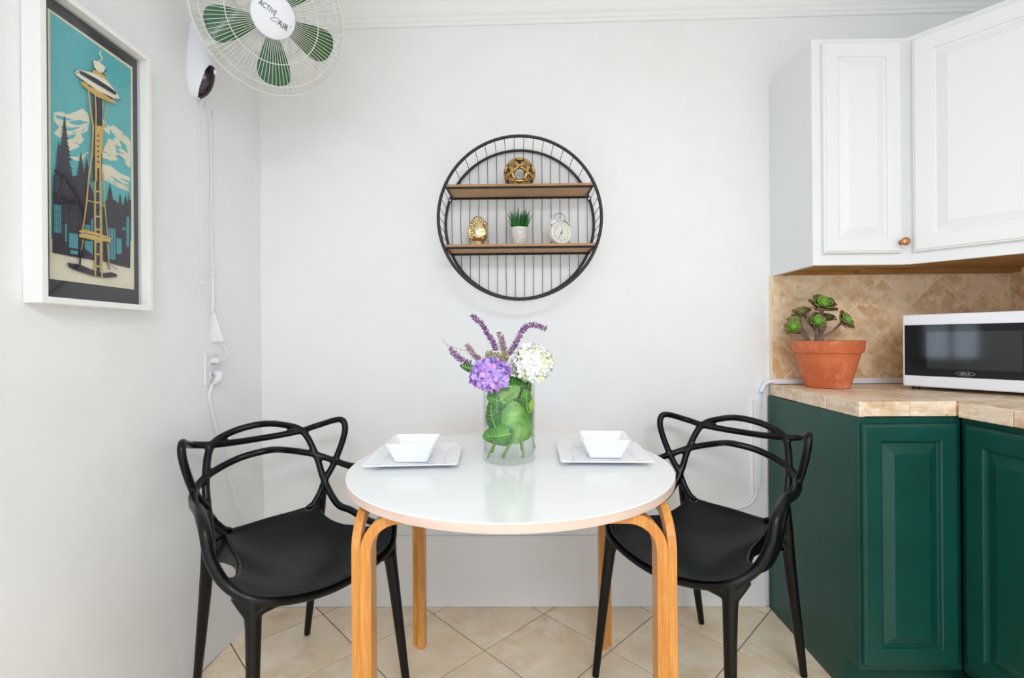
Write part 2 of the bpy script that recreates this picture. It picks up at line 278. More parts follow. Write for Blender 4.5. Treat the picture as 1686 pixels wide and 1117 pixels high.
POSTER=[('teal',[(0.006,0.6),(0.226,0.596),(0.224,0.125),(0.15,0.105),(0.08,0.095),(0.004,0.085)]),
('cream',[(0.0121,0.3756),(0.0306,0.3875),(0.0431,0.3859),(0.0627,0.4014),(0.083,0.42),(0.0968,0.4146),(0.1019,0.4011),(0.0964,0.373),(0.079,0.3528),(0.0858,0.3462),(0.072,0.3217),(0.0456,0.3018),(0.0505,0.3129),(0.0331,0.3118),(0.03,0.3226),(0.0118,0.3296),(0.0241,0.347),(0.012,0.3593)]),
('cream',[(0.1293,0.4302),(0.1404,0.419),(0.1594,0.411),(0.1693,0.4189),(0.1914,0.4151),(0.2164,0.4051),(0.2249,0.3981),(0.2221,0.3262),(0.2114,0.3293),(0.199,0.3421),(0.1746,0.3464),(0.1825,0.3324),(0.1509,0.3187),(0.1339,0.3238),(0.1436,0.3541),(0.1592,0.3874),(0.1439,0.3941),(0.1327,0.4023)]),
('cream',[(0.1337,0.304),(0.1585,0.3098),(0.1904,0.3009),(0.2197,0.3006),(0.2218,0.2907),(0.1902,0.287),(0.1582,0.2694),(0.1353,0.2716)]),
('cream',[(0.0487,0.2908),(0.0718,0.2982),(0.0924,0.3141),(0.0785,0.2898),(0.0617,0.2866)]),
('cream',[(0.1348,0.284),(0.1558,0.2945),(0.1774,0.2865),(0.2153,0.2834),(0.217,0.2614),(0.1846,0.2607),(0.1556,0.2667),(0.1363,0.2664)]),
('teal',[(0.0151,0.3726),(0.0399,0.3783),(0.0592,0.3813),(0.0398,0.3707),(0.0181,0.3666)]),
('teal',[(0.0462,0.3721),(0.0759,0.389),(0.0966,0.3922),(0.0724,0.3749),(0.0526,0.369)]),
('teal',[(0.0272,0.3514),(0.0558,0.3612),(0.0792,0.3748),(0.059,0.3565),(0.0396,0.3479)]),
('teal',[(0.0427,0.3371),(0.0656,0.3501),(0.0589,0.3379),(0.0459,0.3293)]),
('teal',[(0.1594,0.4009),(0.1751,0.3942),(0.167,0.3772),(0.1553,0.379)]),
('teal',[(0.1871,0.3891),(0.2077,0.3839),(0.216,0.3627),(0.1951,0.3683)]),
('teal',[(0.1748,0.3703),(0.1908,0.3528),(0.1787,0.3514)]),
('teal',[(0.1403,0.4157),(0.1517,0.4042),(0.144,0.4007)]),
('teal',[(0.1907,0.332),(0.2114,0.3258),(0.1988,0.3177)]),
('teal',[(0.1557,0.2852),(0.1847,0.2796),(0.2074,0.2744),(0.1773,0.274)]),
('teal',[(0.1416,0.2742),(0.1627,0.2707),(0.1556,0.2698)]),
('teal',[(0.0273,0.3247),(0.032,0.3286),(0.039,0.3315),(0.0331,0.3268)]),
('teal',[(0.0782,0.3367),(0.0828,0.3406),(0.0897,0.3431),(0.0839,0.3386)]),
('teal',[(0.0151,0.344),(0.0195,0.35),(0.0261,0.3537),(0.0206,0.3468)]),
('teal',[(0.0329,0.3628),(0.0353,0.3655),(0.0389,0.3644),(0.0359,0.3616)]),
('teal',[(0.0854,0.3555),(0.0881,0.359),(0.092,0.36),(0.0887,0.356)]),
('teal',[(0.0234,0.3026),(0.027,0.3076),(0.0324,0.3097),(0.0279,0.304)]),
('teal',[(0.0241,0.3048),(0.028,0.3082),(0.0339,0.3099),(0.029,0.3059)]),
('teal',[(0.0531,0.3757),(0.0556,0.3779),(0.0593,0.378),(0.0562,0.3756)]),
('teal',[(0.0776,0.3853),(0.084,0.3897),(0.0938,0.3909),(0.0856,0.386)]),
('teal',[(0.0759,0.3542),(0.0813,0.3604),(0.0896,0.3654),(0.0827,0.3581)]),
('teal',[(0.0816,0.3878),(0.0879,0.3916),(0.0974,0.3933),(0.0894,0.3889)]),
('teal',[(0.0433,0.3503),(0.0471,0.3528),(0.0528,0.3527),(0.048,0.35)]),
('teal',[(0.0171,0.3663),(0.0219,0.3693),(0.0293,0.3697),(0.0231,0.3664)]),
('teal',[(0.0534,0.3469),(0.0587,0.3528),(0.0667,0.357),(0.06,0.3501)]),
('teal',[(0.0586,0.3434),(0.0617,0.3473),(0.0664,0.3495),(0.0625,0.345)]),
('teal',[(0.0901,0.3797),(0.0951,0.3844),(0.1028,0.3887),(0.0964,0.3831)]),
('teal',[(0.0196,0.3118),(0.0247,0.317),(0.0324,0.3201),(0.026,0.314)]),
('teal',[(0.0683,0.3253),(0.0747,0.3316),(0.0842,0.335),(0.0762,0.3276)]),
('teal',[(0.0929,0.3608),(0.0992,0.366),(0.1087,0.3699),(0.1007,0.3638)]),
('teal',[(0.0336,0.3127),(0.0365,0.3173),(0.0409,0.3189),(0.0372,0.3137)]),
('teal',[(0.0769,0.3626),(0.0828,0.3691),(0.0917,0.3755),(0.0842,0.3677)]),
('teal',[(0.0373,0.3502),(0.0402,0.3542),(0.0447,0.3566),(0.041,0.3519)]),
('teal',[(0.0872,0.3261),(0.0929,0.3305),(0.1014,0.3339),(0.0943,0.3286)]),
('teal',[(0.0928,0.3661),(0.0984,0.3723),(0.1069,0.3785),(0.0998,0.371)]),
('teal',[(0.0821,0.3394),(0.0883,0.344),(0.0976,0.347),(0.0898,0.3415)]),
('teal',[(0.0605,0.326),(0.0641,0.3293),(0.0696,0.3308),(0.065,0.327)]),
('teal',[(0.2005,0.4388),(0.2069,0.4382),(0.2167,0.4345),(0.2085,0.4355)]),
('teal',[(0.1846,0.3576),(0.1918,0.3585),(0.2026,0.3561),(0.1935,0.3554)]),
('teal',[(0.1684,0.3148),(0.1756,0.3174),(0.1866,0.3183),(0.1774,0.3154)]),
('teal',[(0.144,0.4112),(0.1488,0.4149),(0.156,0.4144),(0.15,0.4103)]),
('teal',[(0.1905,0.4206),(0.1961,0.4233),(0.2047,0.4226),(0.1975,0.4197)]),
('teal',[(0.154,0.3997),(0.1576,0.4023),(0.1631,0.4006),(0.1585,0.3979)]),
('teal',[(0.1816,0.4259),(0.188,0.4269),(0.1976,0.4223),(0.1895,0.4218)]),
('teal',[(0.2024,0.44),(0.2078,0.4441),(0.2159,0.4445),(0.2091,0.4398)]),
('teal',[(0.1498,0.336),(0.1538,0.3368),(0.1597,0.3342),(0.1547,0.3336)]),
('teal',[(0.1395,0.3682),(0.1436,0.3685),(0.1498,0.3651),(0.1446,0.3652)]),
('teal',[(0.1771,0.3655),(0.1846,0.3695),(0.196,0.3703),(0.1864,0.3658)]),
('teal',[(0.1773,0.3441),(0.1849,0.3471),(0.1964,0.3459),(0.1868,0.3428)]),
('teal',[(0.179,0.365),(0.1822,0.3669),(0.187,0.3631),(0.1829,0.3613)]),
('teal',[(0.1649,0.3871),(0.1725,0.3903),(0.184,0.3923),(0.1744,0.3885)]),
('teal',[(0.1415,0.3212),(0.1478,0.3231),(0.1572,0.3209),(0.1493,0.319)]),
('teal',[(0.1375,0.3387),(0.1422,0.3401),(0.1493,0.338),(0.1433,0.3367)]),
('teal',[(0.1689,0.3995),(0.172,0.4011),(0.1766,0.3999),(0.1727,0.3983)]),
('teal',[(0.194,0.3409),(0.2006,0.3423),(0.2105,0.3408),(0.2022,0.3394)]),
('teal',[(0.1673,0.3687),(0.1731,0.3679),(0.182,0.3638),(0.1746,0.3651)]),
('teal',[(0.1751,0.3714),(0.1815,0.372),(0.1911,0.3669),(0.183,0.3668)]),
('teal',[(0.1874,0.3452),(0.1936,0.3458),(0.203,0.3409),(0.1951,0.3408)]),
('teal',[(0.1928,0.4076),(0.2003,0.4104),(0.2118,0.4094),(0.2022,0.4064)]),
('cream',[(0.0833,0.2773),(0.0899,0.2842),(0.0999,0.2909),(0.0915,0.2826)]),
('cream',[(0.0395,0.2839),(0.0423,0.2864),(0.0466,0.2874),(0.043,0.2846)]),
('cream',[(0.0385,0.2618),(0.0437,0.2656),(0.0514,0.2687),(0.0449,0.2642)]),
('cream',[(0.0952,0.2924),(0.0986,0.2965),(0.1038,0.2977),(0.0994,0.293)]),
('cream',[(0.0709,0.3013),(0.0772,0.3067),(0.0868,0.3115),(0.0788,0.305)]),
('cream',[(0.0854,0.3113),(0.0908,0.3171),(0.0988,0.321),(0.0921,0.3143)]),
('cream',[(0.0366,0.2833),(0.0425,0.2881),(0.0514,0.2915),(0.044,0.2858)]),
('cream',[(0.0653,0.2983),(0.0684,0.3015),(0.0731,0.303),(0.0691,0.2993)]),
('teal',[(0.1517,0.2457),(0.1544,0.2471),(0.1584,0.2434),(0.155,0.2422)]),
('teal',[(0.1916,0.3001),(0.1967,0.3032),(0.2042,0.3031),(0.1979,0.2996)]),
('teal',[(0.1912,0.2901),(0.194,0.2909),(0.1981,0.2894),(0.1946,0.2886)]),
('teal',[(0.1609,0.2705),(0.1674,0.2716),(0.1771,0.2704),(0.169,0.2693)]),
('teal',[(0.1982,0.2666),(0.2034,0.2689),(0.2113,0.2693),(0.2047,0.2667)]),
('teal',[(0.168,0.2686),(0.1716,0.2698),(0.177,0.2659),(0.1724,0.265)]),
('teal',[(0.209,0.2673),(0.2119,0.268),(0.2162,0.2662),(0.2126,0.2657)]),
('teal',[(0.207,0.2728),(0.2133,0.2746),(0.2229,0.2747),(0.2149,0.2727)]),
('teal',[(0.2002,0.2769),(0.2058,0.2787),(0.2143,0.2759),(0.2072,0.2741)]),
('teal',[(0.1632,0.2792),(0.1673,0.2813),(0.1735,0.2797),(0.1683,0.2776)]),
('ink',[(0.0352,0.3822),(0.0334,0.3717),(0.0343,0.3733),(0.0325,0.3617),(0.0335,0.3633),(0.0301,0.351),(0.0326,0.3533),(0.0293,0.3411),(0.0318,0.3434),(0.0285,0.3311),(0.0309,0.3334),(0.025,0.3201),(0.03,0.3234),(0.0253,0.3107),(0.0292,0.3135),(0.0206,0.2993),(0.0283,0.3036),(0.0213,0.29),(0.0275,0.2937),(0.0181,0.2793),(0.0266,0.2838),(0.0202,0.2706),(0.0258,0.2739),(0.018,0.2603),(0.0249,0.2641),(0.0156,0.25),(0.0241,0.2542),(0.0121,0.2393),(0.0232,0.2444),(0.0099,0.2291),(0.0224,0.2346),(0.0128,0.2207),(0.0215,0.2248),(0.0339,0.2278),(0.0467,0.2327),(0.0622,0.2363),(0.0459,0.2421),(0.0574,0.2445),(0.0452,0.2516),(0.0534,0.2529),(0.0445,0.261),(0.0547,0.2632),(0.0438,0.2705),(0.0498,0.2712),(0.0431,0.2799),(0.0535,0.2823),(0.0423,0.2893),(0.0501,0.2908),(0.0416,0.2987),(0.0494,0.3003),(0.0409,0.3081),(0.0471,0.3091),(0.0402,0.3175),(0.0439,0.3175),(0.0395,0.3268),(0.0445,0.3274),(0.0388,0.3362),(0.0425,0.3363),(0.038,0.3455),(0.0401,0.3449),(0.0373,0.3549),(0.0391,0.3541),(0.0366,0.3642),(0.0381,0.3633),(0.0359,0.3735),(0.0364,0.3722)]),
('ink',[(0.0753,0.312),(0.0734,0.3025),(0.0744,0.3041),(0.0716,0.293),(0.0734,0.295),(0.0696,0.2835),(0.0725,0.2859),(0.0683,0.2743),(0.0716,0.2767),(0.0653,0.2645),(0.0707,0.2676),(0.0635,0.2551),(0.0698,0.2585),(0.0621,0.2459),(0.0689,0.2495),(0.0623,0.2373),(0.068,0.2404),(0.0747,0.2414),(0.0815,0.2443),(0.0886,0.2451),(0.0807,0.2529),(0.0843,0.2526),(0.0799,0.2615),(0.0864,0.2622),(0.0791,0.27),(0.0829,0.2698),(0.0784,0.2786),(0.0826,0.2786),(0.0776,0.2871),(0.0807,0.2867),(0.0768,0.2957),(0.0781,0.2946),(0.076,0.3042),(0.0771,0.303)]),
('ink',[(0.0906,0.3038),(0.0888,0.296),(0.0897,0.2976),(0.0869,0.2882),(0.0887,0.2902),(0.0846,0.2802),(0.0878,0.2827),(0.0827,0.2725),(0.0869,0.2752),(0.0804,0.2646),(0.086,0.2678),(0.0792,0.2571),(0.085,0.2604),(0.0768,0.2492),(0.0841,0.2529),(0.0787,0.2428),(0.0832,0.2455),(0.0901,0.2466),(0.0971,0.2496),(0.1033,0.2501),(0.0963,0.2565),(0.1015,0.2567),(0.0955,0.2634),(0.1013,0.2638),(0.0946,0.2702),(0.099,0.2702),(0.0938,0.2771),(0.0964,0.2764),(0.093,0.284),(0.0956,0.2833),(0.0922,0.2908),(0.0934,0.2897),(0.0914,0.2977),(0.0924,0.2964)]),
('ink',[(0.0207,0.3157),(0.0193,0.3049),(0.0199,0.3063),(0.0173,0.2938),(0.019,0.2957),(0.0166,0.2833),(0.0182,0.2851),(0.0146,0.2723),(0.0174,0.2746),(0.0142,0.2619),(0.0165,0.264),(0.0123,0.2511),(0.0157,0.2535),(0.0082,0.2395),(0.0148,0.243),(0.0066,0.2288),(0.014,0.2325),(0.0085,0.2193),(0.0132,0.222),(0.02,0.2231),(0.0269,0.226),(0.0323,0.2263),(0.0262,0.2361),(0.0322,0.2367),(0.0255,0.2462),(0.0308,0.2465),(0.0249,0.2562),(0.028,0.2559),(0.0242,0.2663),(0.0283,0.2663),(0.0235,0.2763),(0.0266,0.276),(0.0228,0.2863),(0.0242,0.2854),(0.0221,0.2963),(0.0234,0.2954),(0.0214,0.3063),(0.0222,0.3051)]),
('ink',[(0.0071,0.228),(0.0341,0.2483),(0.0486,0.2423),(0.0698,0.2552),(0.0916,0.257),(0.1074,0.2212),(0.1067,0.1325),(0.1093,0.0577),(0.053,0.0568),(0.0046,0.0577)]),
('ink',[(0.134,0.1901),(0.141,0.2133),(0.1695,0.2248),(0.1879,0.2144),(0.2207,0.2399),(0.2162,0.054),(0.168,0.0567),(0.1328,0.0596)]),
('ink',[(0.1555,0.2636),(0.154,0.2573),(0.1547,0.2588),(0.152,0.2508),(0.1538,0.2526),(0.1504,0.2445),(0.153,0.2465),(0.1493,0.2383),(0.1521,0.2405),(0.1475,0.232),(0.1513,0.2344),(0.1458,0.2257),(0.1504,0.2283),(0.1461,0.22),(0.1496,0.2222),(0.1424,0.2131),(0.1487,0.2162),(0.14,0.2066),(0.1479,0.2101),(0.1369,0.2),(0.1471,0.2041),(0.155,0.2051),(0.1631,0.208),(0.1701,0.2084),(0.1623,0.2137),(0.1704,0.2145),(0.1615,0.2193),(0.1691,0.22),(0.1608,0.225),(0.1675,0.2254),(0.16,0.2306),(0.1645,0.2304),(0.1593,0.2362),(0.1624,0.2356),(0.1585,0.2418),(0.1613,0.2412),(0.1578,0.2475),(0.1596,0.2465),(0.157,0.2531),(0.1588,0.2521),(0.1563,0.2587),(0.1571,0.2574)]),
('ink',[(0.1863,0.2486),(0.185,0.2419),(0.1856,0.2434),(0.1834,0.2352),(0.1849,0.2368),(0.1821,0.2285),(0.1841,0.2303),(0.1814,0.222),(0.1834,0.2238),(0.179,0.215),(0.1827,0.2173),(0.1782,0.2086),(0.182,0.2109),(0.1773,0.202),(0.1813,0.2044),(0.1859,0.2044),(0.1906,0.2063),(0.1962,0.2063),(0.19,0.2125),(0.1925,0.2116),(0.1894,0.2186),(0.1933,0.2182),(0.1888,0.2248),(0.1908,0.2238),(0.1881,0.2309),(0.1907,0.2301),(0.1875,0.237),(0.1889,0.2358),(0.1869,0.2431),(0.1873,0.2417)]),
('ink',[(0.2033,0.2507),(0.2021,0.2444),(0.2027,0.2459),(0.201,0.2381),(0.202,0.2397),(0.1995,0.2318),(0.2014,0.2336),(0.1978,0.2254),(0.2007,0.2275),(0.1975,0.2194),(0.2001,0.2214),(0.1953,0.2129),(0.1994,0.2153),(0.1935,0.2065),(0.1988,0.2092),(0.203,0.2091),(0.2072,0.2109),(0.2103,0.2102),(0.2066,0.2167),(0.2109,0.2163),(0.2061,0.2225),(0.2084,0.2215),(0.2055,0.2283),(0.2083,0.2275),(0.205,0.234),(0.207,0.233),(0.2044,0.2398),(0.2057,0.2386),(0.2039,0.2456),(0.2044,0.2442)]),
('ink',[(0.2143,0.2654),(0.2134,0.2575),(0.2139,0.2589),(0.2129,0.2497),(0.2134,0.2512),(0.2117,0.2418),(0.2129,0.2435),(0.2106,0.2339),(0.2125,0.2357),(0.2099,0.2261),(0.212,0.228),(0.2098,0.2185),(0.2115,0.2203),(0.2085,0.2106),(0.2111,0.2126),(0.2138,0.2121),(0.2166,0.2135),(0.2196,0.2127),(0.2162,0.221),(0.218,0.2199),(0.2159,0.2285),(0.2175,0.2273),(0.2156,0.236),(0.2168,0.2348),(0.2153,0.2435),(0.2161,0.2421),(0.215,0.251),(0.2156,0.2496),(0.2146,0.2585),(0.2151,0.2571)]),
('ink',[(0.0488,0.2647),(0.047,0.2576),(0.0478,0.259),(0.0451,0.2504),(0.0467,0.2521),(0.0432,0.2432),(0.0457,0.2452),(0.0419,0.2363),(0.0447,0.2383),(0.0383,0.2286),(0.0436,0.2315),(0.0386,0.2222),(0.0426,0.2246),(0.0485,0.2254),(0.0544,0.2279),(0.0617,0.2289),(0.0535,0.2342),(0.0579,0.2343),(0.0525,0.2404),(0.0551,0.2399),(0.0516,0.2467),(0.0538,0.246),(0.0507,0.2529),(0.0527,0.2522),(0.0497,0.2591),(0.0508,0.2581)]),
('ink',[(0.0792,0.2729),(0.0772,0.266),(0.0782,0.2675),(0.0752,0.2591),(0.0773,0.2609),(0.0738,0.2524),(0.0763,0.2544),(0.0707,0.2451),(0.0753,0.2478),(0.0697,0.2386),(0.0744,0.2413),(0.0688,0.2321),(0.0734,0.2348),(0.0788,0.2354),(0.0843,0.2378),(0.089,0.2379),(0.0835,0.2438),(0.0883,0.2439),(0.0826,0.2497),(0.0858,0.2493),(0.0818,0.2557),(0.0844,0.2551),(0.0809,0.2616),(0.0827,0.2608),(0.08,0.2676),(0.0806,0.2663)]),
('building',[(0.0077,0.1675),(0.0249,0.1699),(0.0244,0.1062),(0.0072,0.104)]),
('building',[(0.0337,0.1294),(0.0378,0.1298),(0.0374,0.0883),(0.0334,0.0879)]),
('building',[(0.0431,0.1108),(0.0661,0.1127),(0.0658,0.0782),(0.0428,0.0759)]),
('building',[(0.0827,0.1399),(0.097,0.1414),(0.0969,0.1231),(0.0826,0.1211)]),
('building',[(0.1004,0.1574),(0.1049,0.158),(0.1041,0.0623),(0.0996,0.062)]),
('building',[(0.1492,0.1469),(0.1699,0.1491),(0.1692,0.0691),(0.1485,0.0673)]),
('building',[(0.173,0.126),(0.1889,0.1274),(0.1885,0.087),(0.1726,0.0855)]),
('building',[(0.2047,0.1904),(0.2136,0.1916),(0.2128,0.1113),(0.2039,0.1103)]),
('building',[(0.0824,0.1009),(0.0993,0.1021),(0.099,0.0706),(0.0821,0.0691)]),
('building',[(0.0457,0.0709),(0.0652,0.0718),(0.0651,0.0641),(0.0457,0.0625)]),
('building',[(0.1911,0.1584),(0.2025,0.1596),(0.2024,0.1537),(0.191,0.152)]),
('building',[(0.0683,0.0837),(0.0776,0.0842),(0.0774,0.0702),(0.0682,0.0694)]),
('ink',[(0.0104,0.167),(0.0099,0.106),(0.011,0.1063),(0.0115,0.1673)]),
('ink',[(0.0154,0.1684),(0.0149,0.1071),(0.016,0.1074),(0.0165,0.1687)]),
('ink',[(0.0204,0.1698),(0.0199,0.1083),(0.0211,0.1085),(0.0216,0.1701)]),
('ink',[(0.0075,0.1521),(0.0247,0.1546),(0.0249,0.1557),(0.0076,0.1532)]),
('ink',[(0.0074,0.1359),(0.0246,0.1381),(0.0248,0.1393),(0.0075,0.137)]),
('ink',[(0.0072,0.1197),(0.0245,0.1217),(0.0246,0.1228),(0.0074,0.1208)]),
('ink',[(0.1544,0.1451),(0.1538,0.0698),(0.1552,0.07),(0.1559,0.1454)]),
('ink',[(0.1627,0.147),(0.162,0.0712),(0.1634,0.0714),(0.1641,0.1474)]),
('building',[(0.0408,0.1979),(0.0439,0.198),(0.0422,0.1967)]),
('building',[(0.031,0.2324),(0.035,0.2329),(0.0324,0.2312)]),
('building',[(0.0105,0.188),(0.0135,0.1881),(0.0119,0.1868)]),
('building',[(0.0187,0.1956),(0.022,0.1958),(0.0201,0.1944)]),
('building',[(0.0133,0.2026),(0.0155,0.2024),(0.0147,0.2014)]),
('building',[(0.0429,0.227),(0.0456,0.227),(0.0443,0.2258)]),
('building',[(0.0189,0.2441),(0.0211,0.244),(0.0202,0.2429)]),
('building',[(0.0159,0.1913),(0.0199,0.1918),(0.0172,0.1901)]),
('building',[(0.019,0.2384),(0.0222,0.2387),(0.0204,0.2373)]),
('building',[(0.0146,0.2106),(0.0183,0.211),(0.0159,0.2094)]),
('building',[(0.0179,0.1852),(0.0211,0.1853),(0.0193,0.184)]),
('building',[(0.0134,0.2248),(0.0168,0.2251),(0.0148,0.2236)]),
('building',[(0.0139,0.2284),(0.0172,0.2287),(0.0153,0.2272)]),
('building',[(0.0435,0.2094),(0.0472,0.2097),(0.045,0.2082)]),
('building',[(0.0104,0.2184),(0.0129,0.2184),(0.0117,0.2172)]),
('building',[(0.0477,0.2257),(0.0518,0.2262),(0.0492,0.2245)]),
('building',[(0.0112,0.2012),(0.0154,0.2016),(0.0126,0.2)]),
('building',[(0.0415,0.2033),(0.0438,0.2032),(0.043,0.2021)]),
('building',[(0.0485,0.2517),(0.0531,0.2524),(0.0499,0.2505)]),
('building',[(0.0416,0.1905),(0.0449,0.1906),(0.0431,0.1892)]),
('building',[(0.0166,0.217),(0.0201,0.2173),(0.0179,0.2158)]),
('building',[(0.0368,0.2192),(0.0408,0.2197),(0.0382,0.218)]),
('building',[(0.0121,0.2203),(0.0141,0.2201),(0.0135,0.2192)]),
('building',[(0.0228,0.1782),(0.0266,0.1785),(0.0242,0.177)]),
('building',[(0.016,0.2197),(0.018,0.2196),(0.0174,0.2185)]),
('building',[(0.037,0.2144),(0.0394,0.2144),(0.0384,0.2132)]),
('building',[(0.0247,0.1723),(0.0276,0.1723),(0.0261,0.171)]),
('building',[(0.0381,0.1978),(0.0412,0.1979),(0.0395,0.1966)]),
('building',[(0.0326,0.2202),(0.0349,0.2201),(0.0341,0.219)]),
('building',[(0.0301,0.2248),(0.0328,0.2248),(0.0315,0.2236)]),
('building',[(0.0171,0.1657),(0.0199,0.1657),(0.0184,0.1645)]),
('building',[(0.0182,0.2453),(0.0205,0.2453),(0.0196,0.2442)]),
('building',[(0.0458,0.227),(0.0495,0.2274),(0.0473,0.2258)]),
('building',[(0.019,0.1899),(0.022,0.19),(0.0204,0.1887)]),
('building',[(0.1914,0.1929),(0.1948,0.1926),(0.1929,0.1911)]),
('building',[(0.1595,0.1802),(0.164,0.1802),(0.1609,0.1784)]),
('building',[(0.1882,0.1953),(0.1914,0.1949),(0.1897,0.1935)]),
('building',[(0.2024,0.1746),(0.2051,0.174),(0.2039,0.1727)]),
('building',[(0.1871,0.1757),(0.1914,0.1755),(0.1886,0.1739)]),
('building',[(0.2077,0.1737),(0.2108,0.1731),(0.2092,0.1718)]),
('building',[(0.2104,0.2115),(0.214,0.2112),(0.212,0.2097)]),
('building',[(0.209,0.222),(0.2126,0.2217),(0.2106,0.2201)]),
('building',[(0.1837,0.2078),(0.1867,0.2074),(0.1851,0.206)]),
('building',[(0.1955,0.1884),(0.2,0.1883),(0.197,0.1866)]),
('building',[(0.195,0.171),(0.2,0.171),(0.1965,0.1692)]),
('building',[(0.1974,0.1645),(0.2012,0.1641),(0.1989,0.1626)]),
('building',[(0.1889,0.1933),(0.1941,0.1934),(0.1904,0.1914)]),
('building',[(0.1856,0.1979),(0.1899,0.1978),(0.1871,0.1961)]),
('ink',[(0.0367,0.0401),(0.0679,0.0403),(0.1058,0.0315),(0.1325,0.0294),(0.1534,0.0344),(0.1714,0.0317),(0.1713,0.0245),(0.1393,0.0182),(0.1057,0.018),(0.0678,0.0232),(0.0395,0.0302)]),
('ink',[(0.0745,0.0849),(0.0997,0.0722),(0.1028,0.0596),(0.0712,0.0571)]),
('ink',[(0.0706,0.103),(0.0667,0.0721),(0.0655,0.0377),(0.0704,0.0383),(0.0716,0.0727),(0.0755,0.1035)]),
('yellow',[(0.0757,0.1026),(0.0706,0.0758),(0.0733,0.0758),(0.0785,0.1027)]),
('ink',[(0.1377,0.1062),(0.1402,0.0733),(0.1458,0.0407),(0.1507,0.042),(0.145,0.0746),(0.1425,0.1075)]),
('yellow',[(0.1422,0.1072),(0.1468,0.0441),(0.1497,0.0447),(0.145,0.1079)]),
('ink',[(0.1461,0.0526),(0.1729,0.0437),(0.1738,0.0452),(0.147,0.054)]),
('yellow',[(0.0923,0.2778),(0.085,0.2),(0.0787,0.155),(0.0728,0.1235),(0.0768,0.1238),(0.0827,0.1555),(0.0891,0.2008),(0.0964,0.279)]),
('yellow',[(0.1324,0.2831),(0.1351,0.1994),(0.1392,0.1642),(0.1423,0.1224),(0.1451,0.1232),(0.142,0.1651),(0.1378,0.2003),(0.1351,0.2841)]),
('yellow',[(0.0866,0.1981),(0.1101,0.1985),(0.1387,0.1986),(0.1397,0.2015),(0.111,0.2013),(0.0874,0.2009)]),
('ink',[(0.1126,0.282),(0.1119,0.0211),(0.1206,0.0224),(0.1213,0.2852)]),
('yellow',[(0.108,0.2833),(0.1065,0.1914),(0.106,0.0189),(0.1106,0.0195),(0.1111,0.1927),(0.1126,0.285)]),
('yellow',[(0.1214,0.2882),(0.122,0.1957),(0.1244,0.0183),(0.1295,0.0191),(0.127,0.1973),(0.1265,0.2901)]),
('yellow',[(0.1091,0.2589),(0.1268,0.2629),(0.1275,0.2672),(0.1098,0.2633)]),
('yellow',[(0.1088,0.2263),(0.1265,0.2298),(0.1272,0.2341),(0.1095,0.2307)]),
('yellow',[(0.1086,0.1991),(0.1263,0.2021),(0.1269,0.2065),(0.1092,0.2034)]),
('yellow',[(0.1083,0.1642),(0.1259,0.1666),(0.1266,0.171),(0.1089,0.1684)]),
('yellow',[(0.108,0.1325),(0.1257,0.1345),(0.1263,0.1388),(0.1087,0.1368)]),
('yellow',[(0.1077,0.1021),(0.1254,0.1036),(0.126,0.1079),(0.1084,0.1063)]),
('yellow',[(0.1075,0.071),(0.1251,0.0721),(0.1258,0.0764),(0.1081,0.0752)]),
('yellow',[(0.1072,0.0415),(0.1248,0.0421),(0.1255,0.0463),(0.1079,0.0457)]),
('yellow',[(0.0656,0.1207),(0.0779,0.1267),(0.1066,0.1266),(0.1334,0.1251),(0.1578,0.1203),(0.1549,0.1114),(0.1065,0.1065),(0.066,0.1054)]),
('ink',[(0.0651,0.1129),(0.106,0.115),(0.1556,0.1135),(0.157,0.1179),(0.1071,0.1193),(0.0659,0.117)]),
('cream',[(0.0699,0.1136),(0.1063,0.1149),(0.1521,0.1144),(0.1527,0.1166),(0.1068,0.117),(0.0703,0.1156)]),
('yellow',[(0.107,0.1325),(0.1074,0.0972),(0.112,0.0982),(0.1116,0.1337)]),
('yellow',[(0.1221,0.133),(0.1235,0.0974),(0.1285,0.0986),(0.1272,0.1343)]),
('ink',[(0.105,0.4668),(0.1296,0.4724),(0.1308,0.3981),(0.1278,0.2592),(0.1031,0.2509),(0.1054,0.3898)]),
('yellow',[(0.1107,0.3923),(0.1316,0.3985),(0.1269,0.3276),(0.1266,0.2588),(0.1088,0.2529),(0.1094,0.3208)]),
('yellow',[(0.0901,0.4731),(0.0956,0.4234),(0.1034,0.3857),(0.0996,0.3171),(0.0892,0.2465),(0.093,0.2473),(0.1035,0.3183),(0.1073,0.3876),(0.0995,0.4258),(0.094,0.4755)]),
('yellow',[(0.1091,0.4688),(0.1112,0.4312),(0.1109,0.3924),(0.1142,0.3938),(0.1145,0.4329),(0.1123,0.4707)]),
('yellow',[(0.1464,0.4725),(0.1392,0.4319),(0.1314,0.3952),(0.1263,0.3275),(0.1289,0.3284),(0.134,0.3961),(0.1418,0.4327),(0.149,0.4735)]),
('yellow',[(0.1341,0.4689),(0.1301,0.4406),(0.1323,0.4414),(0.1363,0.4698)]),
('ink',[(0.1153,0.3662),(0.1201,0.3673),(0.1213,0.3723),(0.1165,0.3712)]),
('ink',[(0.1152,0.3532),(0.1199,0.3542),(0.1211,0.3592),(0.1164,0.3582)]),
('ink',[(0.1151,0.3402),(0.1198,0.3412),(0.121,0.3461),(0.1163,0.3451)]),
('ink',[(0.115,0.3272),(0.1197,0.3281),(0.1209,0.333),(0.1162,0.3321)]),
('ink',[(0.1149,0.3142),(0.1196,0.3151),(0.1208,0.32),(0.1161,0.3191)]),
('ink',[(0.1148,0.3012),(0.1195,0.302),(0.1207,0.3069),(0.1159,0.3061)]),
('ink',[(0.1149,0.2873),(0.1146,0.2548),(0.1204,0.2567),(0.1207,0.2894)]),
('yellow',[(0.0716,0.479),(0.0904,0.4845),(0.1711,0.4808),(0.1639,0.4725),(0.115,0.4648),(0.0749,0.4724)]),
